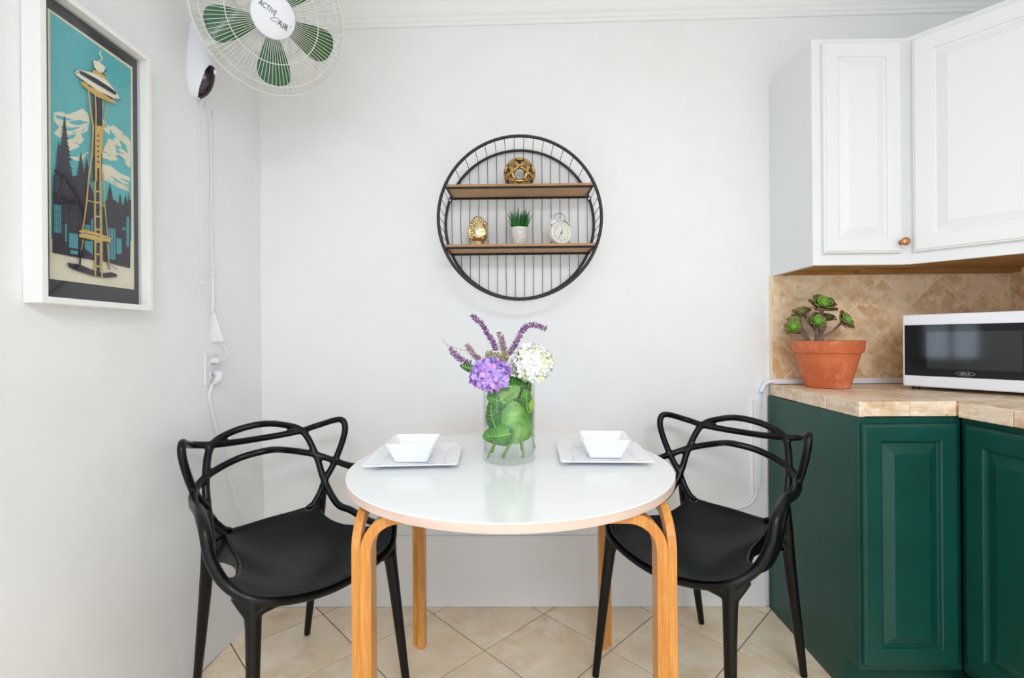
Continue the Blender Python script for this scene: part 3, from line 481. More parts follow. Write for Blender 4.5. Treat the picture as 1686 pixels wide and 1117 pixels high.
('ink',[(0.0897,0.4791),(0.1252,0.4826),(0.1591,0.4802),(0.1611,0.4838),(0.1269,0.486),(0.0911,0.4824)]),
('cream',[(0.0543,0.4932),(0.0702,0.5054),(0.1047,0.5186),(0.1155,0.5208),(0.1413,0.5221),(0.1604,0.5124),(0.1729,0.5055),(0.1852,0.4913),(0.168,0.4867),(0.1151,0.4811),(0.0634,0.4879)]),
('ink',[(0.0675,0.5026),(0.0803,0.5067),(0.1154,0.5094),(0.1526,0.5083),(0.1721,0.5058),(0.1712,0.4972),(0.1152,0.4954),(0.0708,0.4957)]),
('building',[(0.0744,0.5017),(0.075,0.4977),(0.0767,0.4988),(0.076,0.5029)]),
('building',[(0.0804,0.5013),(0.0811,0.4972),(0.0828,0.4984),(0.0821,0.5025)]),
('building',[(0.0866,0.5009),(0.0872,0.4968),(0.089,0.498),(0.0883,0.5021)]),
('building',[(0.0928,0.5005),(0.0935,0.4964),(0.0952,0.4976),(0.0945,0.5017)]),
('building',[(0.0991,0.5001),(0.0997,0.496),(0.1015,0.4972),(0.1008,0.5013)]),
('building',[(0.1054,0.4997),(0.1061,0.4955),(0.1079,0.4967),(0.1072,0.5009)]),
('building',[(0.1119,0.4992),(0.1125,0.4951),(0.1143,0.4963),(0.1136,0.5004)]),
('building',[(0.1183,0.4988),(0.119,0.4946),(0.1208,0.4958),(0.1202,0.5)]),
('building',[(0.1249,0.4984),(0.1256,0.4942),(0.1274,0.4954),(0.1267,0.4996)]),
('building',[(0.1315,0.498),(0.1323,0.4937),(0.1341,0.4949),(0.1334,0.4992)]),
('building',[(0.1383,0.4975),(0.139,0.4933),(0.1409,0.4945),(0.1401,0.4987)]),
('building',[(0.1451,0.4971),(0.1458,0.4928),(0.1477,0.494),(0.1469,0.4983)]),
('building',[(0.1519,0.4966),(0.1527,0.4923),(0.1546,0.4936),(0.1538,0.4979)]),
('building',[(0.1589,0.4962),(0.1596,0.4918),(0.1615,0.4931),(0.1608,0.4974)]),
('ink',[(0.054,0.493),(0.0672,0.4961),(0.0677,0.4979),(0.0546,0.4947)]),
('ink',[(0.1695,0.4887),(0.1848,0.4903),(0.1857,0.4923),(0.1704,0.4907)]),
('yellow',[(0.1048,0.527),(0.1228,0.5315),(0.1398,0.5286),(0.1383,0.5204),(0.1227,0.5217),(0.104,0.5192)]),
('ink',[(0.1056,0.5274),(0.1238,0.5308),(0.1373,0.5286),(0.1394,0.5322),(0.1255,0.5343),(0.1069,0.5308)]),
('cream',[(0.105,0.5503),(0.123,0.5561),(0.14,0.5512),(0.1347,0.5389),(0.1287,0.5315),(0.1155,0.5299),(0.1091,0.5334)]),
('ink',[(0.1391,0.5487),(0.1414,0.5449),(0.1352,0.5375),(0.1364,0.5369),(0.1431,0.5454),(0.1409,0.5503)]),
('cream',[(0.1208,0.555),(0.1311,0.5656),(0.1306,0.5743),(0.1248,0.5759),(0.1285,0.5874),(0.1254,0.5864),(0.1216,0.5736),(0.1275,0.5712),(0.1284,0.5656),(0.1194,0.5569)])]
# ================================================================== structure
XL, XR, YB, YR, ZC = -1.06, 2.0, 1.94, -2.4, 2.505
struct('floor', nbox(XL - .1, XR + .1, YR - .1, YB + .1, -.08, -.004), GROUT)
flo = bpy.data.objects['floor']
def floor_tiles():
    d = .2225; n = 0
    for i in range(-8, 16):
        for j in range(-20, 4):
            for h in (0, 1):
                cx = -.126 + .445 * i + (d if h else 0) ; cy = 1.665 + d + .445 * j + (d if h else 0)
                p = clip([(cx - d, cy), (cx, cy - d), (cx + d, cy), (cx, cy + d)], XL, XR, YR, YB)
                if not p or parea(p) < 2e-4: continue
                bm = bmesh.new()
                if tile(bm, p, .004, .0021, .0018, Matrix.Translation((0, 0, -.004))):
                    obj('tile', bm, TILEF, flo); n += 1
                else: bm.free()
floor_tiles()
struct('ceiling', nbox(XL - .1, XR + .1, YR - .1, YB + .1, ZC, ZC + .1), CEIL)
struct('wall_back', nbox(XL - .1, XR + .1, YB, YB + .1, 0, ZC), WALLW)
struct('wall_right', nbox(XR, XR + .1, YR - .1, YB, 0, ZC), WALLW)
# left wall: gentle plaster waves, with a window opening towards the camera side
def grid_wall():
    bm = bmesh.new(); y0, y1 = .86, YB; ny, nz = 46, 60; rows = []
    for i in range(ny + 1):
        y = y0 + (y1 - y0) * i / ny; r = []
        for k in range(nz + 1):
            z = ZC * k / nz
            x = XL + .0035 * math.sin(y * 6 + z * 2.3) * math.sin(z * 3.1 + 1) + .002 * math.sin(y * 15 + z * 9)
            e = min(1, (y - y0) / .08) ; x = XL + (x - XL) * e
            x += .010 * max(0, 1 - z / .5) * max(0, (y - 1.45) / .5)
            r.append(bm.verts.new((x, y, z)))
        rows.append(r)
    for i in range(ny):
        for k in range(nz): bm.faces.new((rows[i][k], rows[i + 1][k], rows[i + 1][k + 1], rows[i][k + 1]))
    back = []
    v = [bm.verts.new((XL - .1, y, z)) for y, z in ((y0, 0), (y1, 0), (y1, ZC), (y0, ZC))]
    bm.faces.new(v)
    bm.faces.new([rows[0][0], rows[0][-1], v[3], v[0]] if False else (v[0], v[3], rows[0][-1], rows[0][0]))
    return bm
struct('wall_left', grid_wall(), LWALL, smooth='auto')
wl = bpy.data.objects['wall_left']
bm = bmesh.new()
box(bm, XL - .1, XL, YR, .43, 0, ZC); box(bm, XL - .1, XL, .43, .81, 0, .90); box(bm, XL - .1, XL, .43, .81, 2.10, ZC); box(bm, XL - .1, XL, .81, .86, 0, ZC)
struct('wall_left_window_side', bm, LWALL)
bm = bmesh.new()
box(bm, XL - .1, -.85, YR - .1, YR, 0, ZC); box(bm, 1.55, XR + .1, YR - .1, YR, 0, ZC); box(bm, -.85, 1.55, YR - .1, YR, 0, .22); box(bm, -.85, 1.55, YR - .1, YR, 2.35, ZC)
struct('wall_rear', bm, WALLW)
def win(name, horizontal, a0, a1, z0, z1, pos, cols, rws):
    bm = bmesh.new(); t = .03
    def bb(u0, u1, z0_, z1_):
        if horizontal: box(bm, u0, u1, pos - .02, pos + .02, z0_, z1_)
        else: box(bm, pos - .02, pos + .02, u0, u1, z0_, z1_)
    bb(a0, a0 + t, z0, z1); bb(a1 - t, a1, z0, z1); bb(a0, a1, z0, z0 + t); bb(a0, a1, z1 - t, z1)
    for i in range(1, cols): u = a0 + (a1 - a0) * i / cols; bb(u - .012, u + .012, z0, z1)
    for i in range(1, rws): z = z0 + (z1 - z0) * i / rws; bb(a0, a1, z - .012, z + .012)
    struct(name, bm, TRIMW)
win('window_1', True, -.85, 1.55, .22, 2.35, YR + .06, 3, 2)
win('window_2', False, .43, .81, .90, 2.10, XL + .03, 2, 4)
# low plaster ledge along the back wall and thin floor caulk line
bm = bmesh.new(); box(bm, XL, 1.005, YB - .010, YB, 0, .292)
struct('trim_1', bm, WALLW, bevel=.006)
# crown moulding
CROWN = [(0, 0), (.008, 0), (.011, .004), (.011, .013), (.016, .016), (.019, .024), (.019, .030), (.026, .034), (.032, .044), (.042, .062), (.056, .078), (.066, .084), (.066, .092), (.074, .094), (.078, .102), (.078, .125), (0, .125)]
def crown(axis):
    bm = bmesh.new(); rows = []
    for s in (0, 1):
        r = []
        for d, z in CROWN:
            zz = 2.381 + z
            if axis == 'y':   # along back wall, climbs slightly to the right as in the photograph
                x = XL - .01 if s == 0 else XR; zz += .011 * (x - XL)
                r.append(bm.verts.new((x, YB - d, min(zz, ZC))))
            else:
                y = YB - .01 if s == 0 else YR; r.append(bm.verts.new((XL + d, y, zz)))
        rows.append(r)
    n = len(CROWN)
    for i in range(n): bm.faces.new((rows[0][i - 1], rows[0][i], rows[1][i], rows[1][i - 1]))
    bm.faces.new(rows[0]); bm.faces.new(rows[1][::-1])
    return bm
struct('trim_2', crown('y'), TRIMW, smooth='auto'); struct('trim_3', crown('x'), TRIMW, smooth='auto')

# backsplash: thin mortar bed with diamond-laid travertine tiles
bs = struct('wall_back_backsplash', nbox(1.029, XR, YB - .012, YB - .001, .907, 1.351), GROUTB)
def bs_tiles(M, x0, x1, z0, z1, parent, off=0):
    d = .111
    for i in range(-3, 8):
        for j in range(-3, 5):
            for h in (0, 1):
                cx = 1.590 + .222 * i + (d if h else 0) - .222 + off; cz = 1.22 + d + .222 * j + (d if h else 0) - .222
                p = clip([(cx - d, cz), (cx, cz - d), (cx + d, cz), (cx, cz + d)], x0, x1, z0, z1)
                if not p or parea(p) < 2e-4: continue
                bm = bmesh.new()
                if tile(bm, p, .0018, .0024, .0012, M): obj('tile', bm, TILEB, parent)
                else: bm.free()
bs_tiles(frame_M((0, YB - .012, 0), (1, 0, 0), (0, 0, 1), (0, -1, 0)), 1.030, XR - .014, .907, 1.351, bs)
bs2 = struct('wall_right_backsplash', nbox(XR - .012, XR - .001, 1.0, YB - .012, .907, 1.42), GROUTB)
bs_tiles(frame_M((XR - .012, 0, 0), (0, 1, 0), (0, 0, 1), (-1, 0, 0)), 1.0, YB - .018, .907, 1.42, bs2, off=.05)

# ================================================================== base cabinets
def door(parent, o, ux, nz, w, h, m, fwid=.05, t=.02, name='door'):
    uz = (0, 0, 1); M = frame_M(o, ux, uz, nz); bm = bmesh.new()
    rect_rings(bm, M, w, h, [(0, 0), (0, t - .007), (.002, t - .004), (.006, t - .003), (.008, t), (fwid, t), (fwid + .003, t - .002), (fwid + .005, t - .008), (fwid + .010, t - .009), (fwid + .013, t - .008), (fwid + .036, t - .001), (fwid + .038, t)])
    return obj(name, bm, m, parent)
base = empty('base_cabinet', 'dark green narrow base cabinet facing the room, with one tall raised-panel door', 'cabinet', (1.15, 1.66, 0))
def W(o, parent):
    o.parent = parent; o.matrix_parent_inverse = Matrix.Translation(-parent.location) @ Matrix.Identity(4) if parent.rotation_euler.z == 0 else parent.matrix_world.inverted(); return o
bpy.context.view_layer.update()
def reparent(objs, parent):
    for o in objs: o.parent = parent; o.matrix_parent_inverse = Matrix.Translation(-Vector(parent.location))
# carcass with toe-kick notch in the visible left side
def side_panel(x, xf):
    bm = bmesh.new(); pr = [(YB - .013, 0), (YB - .013, .862), (1.402, .862), (1.402, .118), (1.47, .118), (1.47, 0)]
    a = [bm.verts.new((x + (xf - x) * (YB - y) / (YB - 1.4), y, z)) for y, z in pr]; b = [bm.verts.new((x + .018 + (xf - x) * (YB - y) / (YB - 1.4), y, z)) for y, z in pr]
    n = len(pr); bm.faces.new(a); bm.faces.new(b[::-1])
    for i in range(n): bm.faces.new((a[i - 1], a[i], b[i], b[i - 1]))
    return bm
ps = [obj('side_panel', side_panel(1.015, .998), CABG)]
bm = bmesh.new(); box(bm, 1.034, 1.99, 1.49, 1.92, .118, .860); ps.append(obj('body', bm, CABG))
bm = bmesh.new()
box(bm, .998, 1.020, 1.386 + .012, 1.42, .118, .862); box(bm, 1.268, 1.296, 1.398, 1.42, .118, .862); box(bm, 1.02, 1.268, 1.398, 1.42, .842, .862); box(bm, 1.02, 1.268, 1.398, 1.42, .118, .150)
ps.append(obj('face_frame', bm, CABG, bevel=.0015))
ps.append(obj('toe_kick', nbox(1.018, 1.36, 1.47, 1.485, 0, .118), CABG))
ps.append(door(None, (1.003, 1.398, .141), (1, 0, 0), (0, -1, 0), .270, .702, CABG, .047, .019))
reparent(ps, base)
base2 = empty('base_cabinet', 'dark green base cabinet turned sideways beneath the microwave, at the frame edge', 'cabinet', (1.66, 1.0, 0))
ps = []
bm = bmesh.new(); box(bm, 1.318, 1.99, .42, 1.39, .118, .860); ps.append(obj('body', bm, CABG))
bm = bmesh.new()
for y0, y1, z0, z1 in ((1.366, 1.396, .118, .862), (.86, .90, .118, .862), (.42, .44, .118, .862), (.44, 1.366, .842, .862), (.44, 1.366, .118, .150)): box(bm, 1.298, 1.318, y0, y1, z0, z1)
ps.append(obj('face_frame', bm, CABG, bevel=.0015))
ps.append(obj('toe_kick', nbox(1.37, 1.385, .42, 1.46, 0, .118), CABG))
for y in (1.372, .885): ps.append(door(None, (1.298, y, .141), (0, -1, 0), (-1, 0, 0), .462, .702, CABG, .055, .019))
reparent(ps, base2)

# countertop: mortar slab plus separate edge tiles and top tiles
ct = empty('countertop', 'tan travertine-tiled L-shaped countertop over the green cabinets', 'countertop', (1.3, 1.6, .865))
CP = [(1.019, YB - .018), (.993, 1.388), (1.277, 1.388), (1.277, .42), (1.985, .42), (1.985, YB - .018)]
bm = bmesh.new(); q = [(1.034, YB - .02), (1.010, 1.405), (1.293, 1.405), (1.293, .43), (1.98, .43), (1.98, YB - .02)]
prism(bm, q, .864, .900); ps = [obj('mortar_bed', bm, GROUTB)]
random.seed(3)
def edge_run(a, b, nrm, cuts, h0=.8635, h1=.9075, dep=.018):
    L = Vector((b[0] - a[0], b[1] - a[1])); ln = L.length; L /= ln
    for s0, s1 in zip(cuts[:-1], cuts[1:]):
        dz = random.uniform(-.0018, .0018); dn = random.uniform(-.0022, .0022)
        M = frame_M((a[0] + L.x * s0 + nrm[0] * dn, a[1] + L.y * s0 + nrm[1] * dn, h0 - dz), (L.x, L.y, 0), (-nrm[0], -nrm[1], 0), (0, 0, 1))
        bm = bmesh.new(); box(bm, .0012, s1 - s0 - .0012, 0, dep, 0, h1 - h0, M=M)
        ps.append(obj('tile', bm, TILEC, bevel=.0025))
nl = Vector((-(1.388 - (YB - .018)), 0)); 
dv = Vector((.993 - 1.019, 1.388 - (YB - .018))).normalized(); nL = (dv.y, -dv.x)
edge_run(CP[0], CP[1], (dv.y, -dv.x) if dv.y < 0 else (-dv.y, dv.x), [0, .20, .375, .534])
edge_run(CP[1], CP[2], (0, -1), [0, .150, .286])
edge_run(CP[2], CP[3], (-1, 0), [.002, .155, .31, .465, .62, .775, .968])
# top tiles
g = .152
def inside_L():
    return [[(1.012, 1.41), (1.30, 1.41), (1.30, YB - .02), (1.037, YB - .02)], [(1.298, .44), (1.98, .44), (1.98, YB - .02), (1.298, YB - .02)]]
for poly in inside_L():
    xs = [p[0] for p in poly]; ys = [p[1] for p in poly]
    y = 1.41 - g * 7
    while y < max(ys):
        x = min(xs) - .001
        while x < max(xs):
            p = clip([(x, y), (x + g, y), (x + g, y + g), (x, y + g)], min(xs), max(xs), min(ys), max(ys))
            if p:
                if poly[0][0] < 1.2: p = clip_line(p, 1.037, YB - .02, .999, -.048) or p
                bm = bmesh.new()
                if parea(p) > 3e-4 and tile(bm, p, .0072, .0018, .0016, Matrix.Translation((0, 0, .9 + random.uniform(-.0006, .0006)))): ps.append(obj('tile', bm, TILEC))
                else: bm.free()
            x += g
        y += g
reparent(ps, ct)
# white raceway strip lying along the back of the counter and dropping down the wall
rc = empty('cord_raceway', 'white cable raceway lying behind the flower pot along the backsplash foot', 'cord cover', (1.3, YB - .03, .907))
bm = bmesh.new(); box(bm, 1.030, 1.33, YB - .031, YB - .0175, .9100, .929); box(bm, 1.33, 1.60, YB - .029, YB - .0175, .9100, .932)
ps = [obj('channel', bm, WPLAST, bevel=.003)]
bm = bmesh.new(); tube(bm, cr([(1.035, YB - .024, .920), (1.012, YB - .022, .919), (.999, YB - .012, .902), (.988, YB - .010, .875)], 6), .0085, 10)
ps.append(obj('cable', bm, WPLAST, smooth=True)); reparent(ps, rc)
rc2 = empty('cord_raceway', 'white vertical cable raceway on the back wall beside the green cabinet', 'cord cover', (.975, YB - .01, .5))
bm = bmesh.new(); box(bm, .957, .982, YB - .016, YB, .486, .845); box(bm, .982, .992, YB - .009, YB, .50, .875)
ps = [obj('channel', bm, WALLW, bevel=.003)]
bm = bmesh.new(); tube(bm, cr([(.968, YB - .008, .49), (.966, YB - .008, .46), (.945, YB - .008, .425), (.90, YB - .008, .405), (.84, YB - .008, .395)], 6), .006, 10)
ps.append(obj('cable', bm, WALLW, smooth=True)); reparent(ps, rc2)

# ================================================================== wall cabinets
uc = empty('wall_cabinet', 'narrow white wall cabinet with one raised-panel door and a copper knob', 'cabinet', (1.19, 1.79, 1.35))
ps = []
bm = bmesh.new(); v = [(1.0262, 1.6682), (1.044, 1.6682), (1.052, YB), (1.034, YB)]; prism(bm, v, 1.348, 2.131); ps.append(obj('side_panel', bm, CABW))
bm = bmesh.new(); box(bm, 1.040, 1.352, 1.668, YB, 2.115, 2.131); ps.append(obj('top_panel', bm, CABW))
ps.append(obj('bottom_panel', nbox(1.042, 1.352, 1.668, YB, 1.362, 1.374), WOODU))
ps.append(obj('hanging_rail', nbox(1.050, 1.352, 1.905, YB - .013, 1.350, 1.362), WOODU))
bm = bmesh.new()
for x0, x1, z0, z1 in ((1.026, 1.060, 1.348, 2.131), (1.318, 1.352, 1.348, 2.131), (1.06, 1.318, 1.348, 1.395), (1.06, 1.318, 2.10, 2.131)): box(bm, x0, x1, 1.648, 1.668, z0, z1)
ps.append(obj('face_frame', bm, CABW))
d = door(None, (1.056, 1.648, 1.386), (1, 0, 0), (0, -1, 0), .268, .727, CABW, .048, .018); ps.append(d)
bm = bmesh.new(); lathe(bm, [(0, 0), (.008, 0), (.0055, .006), (.006, .011), (.013, .015), (.0145, .020), (.0125, .025), (0, .027)], 20, frame_M((1.314, 1.629, 1.420), (1, 0, 0), (0, 0, 1), (0, -1, 0)))
k = obj('knob', bm, COPPER, smooth=True); k['label'] = 'copper knob'; 
for x in (1.10, 1.20):
    bm = bmesh.new(); lathe(bm, [(0, 0), (.005, 0), (.005, .003), (0, .003)], 10, Matrix.Translation((x, 1.76, 1.359)))
    ps.append(obj('screw_head', bm, IRON))
reparent(ps, uc); k.parent = d
uc2 = empty('wall_cabinet', 'white diagonal corner wall cabinet with wide raised-panel door above the microwave', 'cabinet', (1.65, 1.6, 1.35))
A = Vector((1.352, 1.648, 0)); dr = Vector((.66, -.751, 0)).normalized(); nr = Vector((-dr.y * -1, 0, 0))
nrm = Vector((dr.y, -dr.x, 0))           # outward, towards the room
if nrm.y > 0: nrm = -nrm
Lf = .44; B = A + dr * Lf
ps = []
foot = [(A.x, A.y), (B.x, B.y), (1.99, B.y), (1.99, YB), (1.354, YB)]
def inner(poly, k=.018): return poly
bm = bmesh.new(); prism(bm, [(A.x - nrm.x * .02 , A.y - nrm.y * .02), (B.x - nrm.x * .02, B.y - nrm.y * .02), (1.99, B.y), (1.99, YB), (1.354, YB)], 2.115, 2.131); ps.append(obj('top_panel', bm, CABW))
bm = bmesh.new(); prism(bm, [(A.x + .004, A.y + .012), (B.x - .001, B.y + .012), (1.985, B.y + .012), (1.985, YB - .002), (1.356, YB - .002)], 1.366, 1.378); ps.append(obj('bottom_panel', bm, WOODU))
bm = bmesh.new(); M = frame_M(A - nrm * .028, dr, (0, 0, 1), nrm)
box(bm, .01, Lf - .01, 1.349, 1.366, 0, .026, M=M @ Matrix(((1, 0, 0, 0), (0, 1, 0, 0), (0, 0, 1, 0), (0, 0, 0, 1))))
ps.append(obj('front_rail', bm, WOODU))
ps.append(obj('hanging_rail', nbox(1.354, 1.985, 1.88, YB - .015, 1.350, 1.366), WOODU))
bm = bmesh.new(); MF = frame_M(A - nrm * .0, dr, (0, 0, 1), nrm)
for x0, x1, z0, z1 in ((.0, .034, 1.348, 2.131), (Lf - .034, Lf, 1.348, 2.131), (.034, Lf - .034, 1.348, 1.395), (.034, Lf - .034, 2.10, 2.131)): box(bm, x0, x1, z0, z1, -.018, 0, M=MF)
ps.append(obj('face_frame', bm, CABW))
o_ = A + dr * .016 + Vector((0, 0, 1.386))
ps.append(door(None, o_, dr, nrm, Lf - .032, .727, CABW, .052, .018))
ps.append(obj('side_panel', nbox(B.x, 1.99, B.y, B.y + .015, 1.348, 2.131), CABW))
reparent(ps, uc2)

# ================================================================== table
tb = empty('round_table', 'round white laminate dining table with bent birch legs and pale edge', 'table', (-.024, 1.376, 0))
ps = []
R = .4555; bm = bmesh.new()
lathe(bm, [(0, .7178), (R - .003, .7178), (R - .0005, .7195), (R, .722), (R, .7372)], 128); ed = obj('edge_band', bm, TEDGE, smooth='auto')
bm = bmesh.new(); lathe(bm, [(0, .7178), (R - .002, .7178), (R - .002, .7372), (R, .7374), (R, .7386), (R - .0015, .74), (0, .74)], 128); tp = obj('tabletop', bm, TABLET, smooth='auto')
for o in (ed, tp): o.parent = tb
tp.data.materials.append(TEDGE)
# leg: two laminated L-bends glued side by side into one post
def lbend(px, py, dx, dy, wid, th, arm=.30, Ro=.088, z1=.7176):
    """outer face of the bend starts at (px,py); bends towards (dx,dy); wid is across, th is the lamination thickness"""
    bm = bmesh.new(); path = []
    Ri = Ro - th
    prof = [(0, 0, th, 0)]
    outer = [(0, 0)]; inner_ = [(th, 0)]
    z0 = z1 - Ro
    for i in range(0, 13):
        a = PI / 2 * i / 12
        outer.append((Ro - Ro * math.cos(a), z0 + Ro * math.sin(a))); inner_.append((Ro - Ri * math.cos(a), z0 + Ri * math.sin(a)))
    outer.append((arm, z1)); inner_.append((arm, z1 - th))
    sx, sy = -dy, dx
    rings = []
    for (a, za), (b, zb) in zip(outer, inner_):
        rings.append([bm.verts.new((px + dx * q + sx * s, py + dy * q + sy * s, z)) for q, z, s in ((a, za, 0), (a, za, wid), (b, zb, wid), (b, zb, 0))])
    for A_, B_ in zip(rings[:-1], rings[1:]):
        for i in range(4): bm.faces.new((A_[i - 1], A_[i], B_[i], B_[i - 1]))
    bm.faces.new(rings[0]); bm.faces.new(rings[-1][::-1])
    return bm
def tleg(cx, cy, sx, sy, splay=0):
    """post centred at (cx,cy); one lamination bends along sx*X, the other along sy*Y"""
    wx, wy = .024, .021
    # piece A bends in X: it is the inner one in x
    x_out = cx - sx * .0225
    px = x_out + sx * .020
    e = empty('leg_pivot', '', '') if False else None
    a = lbend(px, cy - sy * .0215 if sx * 1 > 0 else cy - sy * .0215, sx, 0, (.043 if sx > 0 else -.043) * sy, .0245)
    b = lbend(x_out, cy - sy * .0195, 0, sy, (-.0205 if sy > 0 else .0205) * sx, .024, arm=.28)
    bmesh.ops.recalc_face_normals(a, faces=a.faces)
    o = obj('leg', a, LEGW, None, bevel=.002); o2 = obj('bent_ply', b, LEGW, None, bevel=.002)
    for q in (o, o2):
        for p in q.data.polygons: pass
    o.parent = tb; o.matrix_parent_inverse = Matrix.Translation(-Vector(tb.location)); o2.parent = o
    return o
tleg(-.3495, 1.055, 1, 1); tleg(.323, 1.055, -1, 1); tleg(-.3605, 1.689, 1, -1); tleg(.3045, 1.689, -1, -1)

# ================================================================== chairs
N = dict(Sa=(0, -.246, .818), s1=(.082, -.261, .803), A=(.144, -.248, .774), B=(.175, -.207, .687), D=(.184, -.165, .598), s2=(.197, -.096, .524), s3=(.213, -.046, .512), s4=(.232, .055, .489),
         Ta=(0, -.272, .765), t1=(.068, -.265, .763), t2=(.254, -.143, .778), C=(.221, -.157, .663), t3=(.134, -.152, .530), Ea=(0, -.200, .735), e1=(.075, -.231, .719),
         g1=(.242, -.090, .651), g2=(.272, .040, .652), g2b=(.277, .107, .635), g3=(.272, .130, .570), g4=(.244, .155, .502), g5=(.191, .204, .460), Q=(0, .222, .421), EA=(.205, -.245, .785), EB=(.250, -.156, .807))
N['g2'] = (.268, .045, .660)
def half(names, k=10, first=None, last=None):
    P = [Vector(N[n]) for n in names]
    pre = []; post = []
    if abs(P[0].x) < 1e-6: pre = [Vector((-P[1].x, P[1].y, P[1].z))]
    if abs(P[-1].x) < 1e-6: post = [Vector((-P[-2].x, P[-2].y, P[-2].z))]
    c = cr(pre + P + post, k)
    if pre: c = c[k:]
    if post: c = c[:-k]
    return c
def mirror(c): return [Vector((-p.x, p.y, p.z)) for p in c]
def chair_meshes():
    bm = bmesh.new()
    cs = half(['Sa', 's1', 'A', 'B', 'D', 's2', 's3', 's4', 'g4']); ct_ = half(['Ta', 'A', 'EA', 'EB', 't2', 'C', 'D']); ce = half(['Ea', 'e1', 'B', 'C', 'g1', 'g2', 'g2b', 'g3', 'g4', 'g5', 'Q'])
    def rad(c, f): return [f(p) for p in c]
    tags = []   # sample points to assign faces: ('backrest', p) etc.
    for m in (0, 1):
        for c, f in ((cs, lambda p: .0116 if p.z > .6 else .0122), (ct_, lambda p: .0116), (ce, lambda p: .0116 if p.y < -.14 else min(.0140, .0116 + (p.y + .14) * .02))):
            cc = mirror(c) if m else c
            tube(bm, cc, rad(cc, f), 12)
            tags += [('backrest', p) for p in cc if not (c is ce and p.z < .475)]
            if c is ce: tags += [('seat', p) for p in cc if p.z < .475]
    def leg(pts, rr, tagpts=True):
        for m in (1, -1):
            P = [Vector((m * p[0], p[1], p[2])) for p in pts]
            tube(bm, P, rr, 14)
    RFx, FFx = (.180, -.292, 0), (.228, .244, 0)
    leg([RFx, (.178, -.255, .16), (.176, -.220, .32), (.176, -.198, .42), (.180, -.183, .50), (.184, -.165, .598)], [.0115, .0145, .0172, .0185, .0160, .011])
    leg([FFx, (.218, .227, .16), (.208, .210, .32), (.203, .200, .40), (.200, .190, .458)], [.0115, .0145, .0170, .0190, .023])
    # flares of the front legs into the seat rim, stems of the rear
    leg([(.203, .203, .425), (.186, .206, .436), (.150, .212, .438)], [.014, .012, .009])
    leg([(.206, .199, .425), (.220, .182, .450), (.232, .165, .474)], [.015, .013, .011])
    leg([(.183, -.168, .59), (.165, -.165, .555), (.143, -.163, .526), (.120, -.165, .519)], [.011, .011, .012, .008])
    leg([(.178, -.19, .47), (.160, -.165, .49), (.143, -.150, .502)], [.015, .013, .010])
    def strip(Ptop, Pbot, th):
        for m in (1, -1):
            T = [Vector((m * p[0], p[1], p[2])) for p in cr(Ptop, 3)]; Bt = [Vector((m * p[0], p[1], p[2])) for p in cr(Pbot, 3)]; o = Vector((m * th, 0, 0))
            q = [[bm.verts.new(v) for v in (t - o, t + o, b + o, b - o)] for t, b in zip(T, Bt)]
            for a_, b_ in zip(q[:-1], q[1:]):
                for i in range(4): bm.faces.new((a_[i - 1], a_[i], b_[i], b_[i - 1]))
            bm.faces.new(q[0]); bm.faces.new(q[-1][::-1])
    strip([(.182, -.172, .580), (.165, -.168, .553), (.146, -.164, .524)], [(.180, -.196, .45), (.172, -.185, .45), (.160, -.170, .46)], .006)
    strip([(.140, -.165, .520), (.147, -.11, .499), (.151, -.06, .490), (.161, .0, .488), (.176, .045, .491), (.196, .09, .492)],
          [(.174, -.195, .430), (.166, -.13, .446), (.161, -.07, .456), (.167, .0, .467), (.182, .045, .475), (.199, .09, .481)], .0055)
    # seat shell
    cen = [(-.190, .515), (-.165, .492), (-.12, .466), (-.06, .447), (0, .438), (.06, .434), (.11, .433), (.15, .432), (.185, .431), (.208, .427), (.222, .421)]
    edg = [(.139, -.168, .523), (.1415, -.155, .515), (.147, -.11, .500), (.151, -.06, .490), (.160, .0, .489), (.176, .045, .494), (.196, .09, .496), (.224, .122, .508), (.252, .146, .516), (.218, .188, .478), (.145, .214, .441)]
    nu = 12; rows = []
    fine_c = cr([(0, y, z) for y, z in cen], 3); fine_e = cr(edg, 3)
    for c0, e0 in zip(fine_c, fine_e):
        r = []
        for i in range(-nu, nu + 1):
            u = i / nu; s = abs(u)
            x = e0.x * u; y = c0.y + (e0.y - c0.y) * (s ** 1.6); 
            k = s ** 2.6
            r.append(Vector((x, y, c0.z + (e0.z - c0.z) * k)))
        rows.append(r)
    th = .011
    top = [[bm.verts.new(p) for p in r] for r in rows]; bot = [[bm.verts.new(p - Vector((0, 0, th))) for p in r] for r in rows]
    for a, b in zip(top[:-1], top[1:]):
        for i in range(2 * nu): bm.faces.new((a[i], a[i + 1], b[i + 1], b[i]))
    for a, b in zip(bot[:-1], bot[1:]):
        for i in range(2 * nu): bm.faces.new((a[i + 1], a[i], b[i], b[i + 1]))
    for k in range(len(rows) - 1):
        for e in (0, -1): bm.faces.new((top[k][e], top[k + 1][e], bot[k + 1][e], bot[k][e]))
    for rr in (0, -1):
        for i in range(2 * nu): bm.faces.new((top[rr][i], top[rr][i + 1], bot[rr][i + 1], bot[rr][i]))
    tube(bm, [Vector((-p.x, p.y, p.z)) for p in [fine_e[0]]] + [rows[0][i] - Vector((0, 0, th / 2)) for i in range(1, 2 * nu)] + [fine_e[0]], .0068, 8)
    # side flange of the seat
    fl = cr([(.140, -.165, .518), (.147, -.11, .497), (.151, -.06, .487), (.161, .0, .485), (.176, .045, .488), (.196, .09, .488), (.214, .115, .490)], 4)
    for m in (1, -1):
        tube(bm, [Vector((m * p.x, p.y, p.z - .006)) for p in fl], .0085, 8, flat=(1.5, .8))
    bmesh.ops.recalc_face_normals(bm, faces=bm.faces)
    me = bpy.data.meshes.new('chair_raw'); bm.to_mesh(me); bm.free()
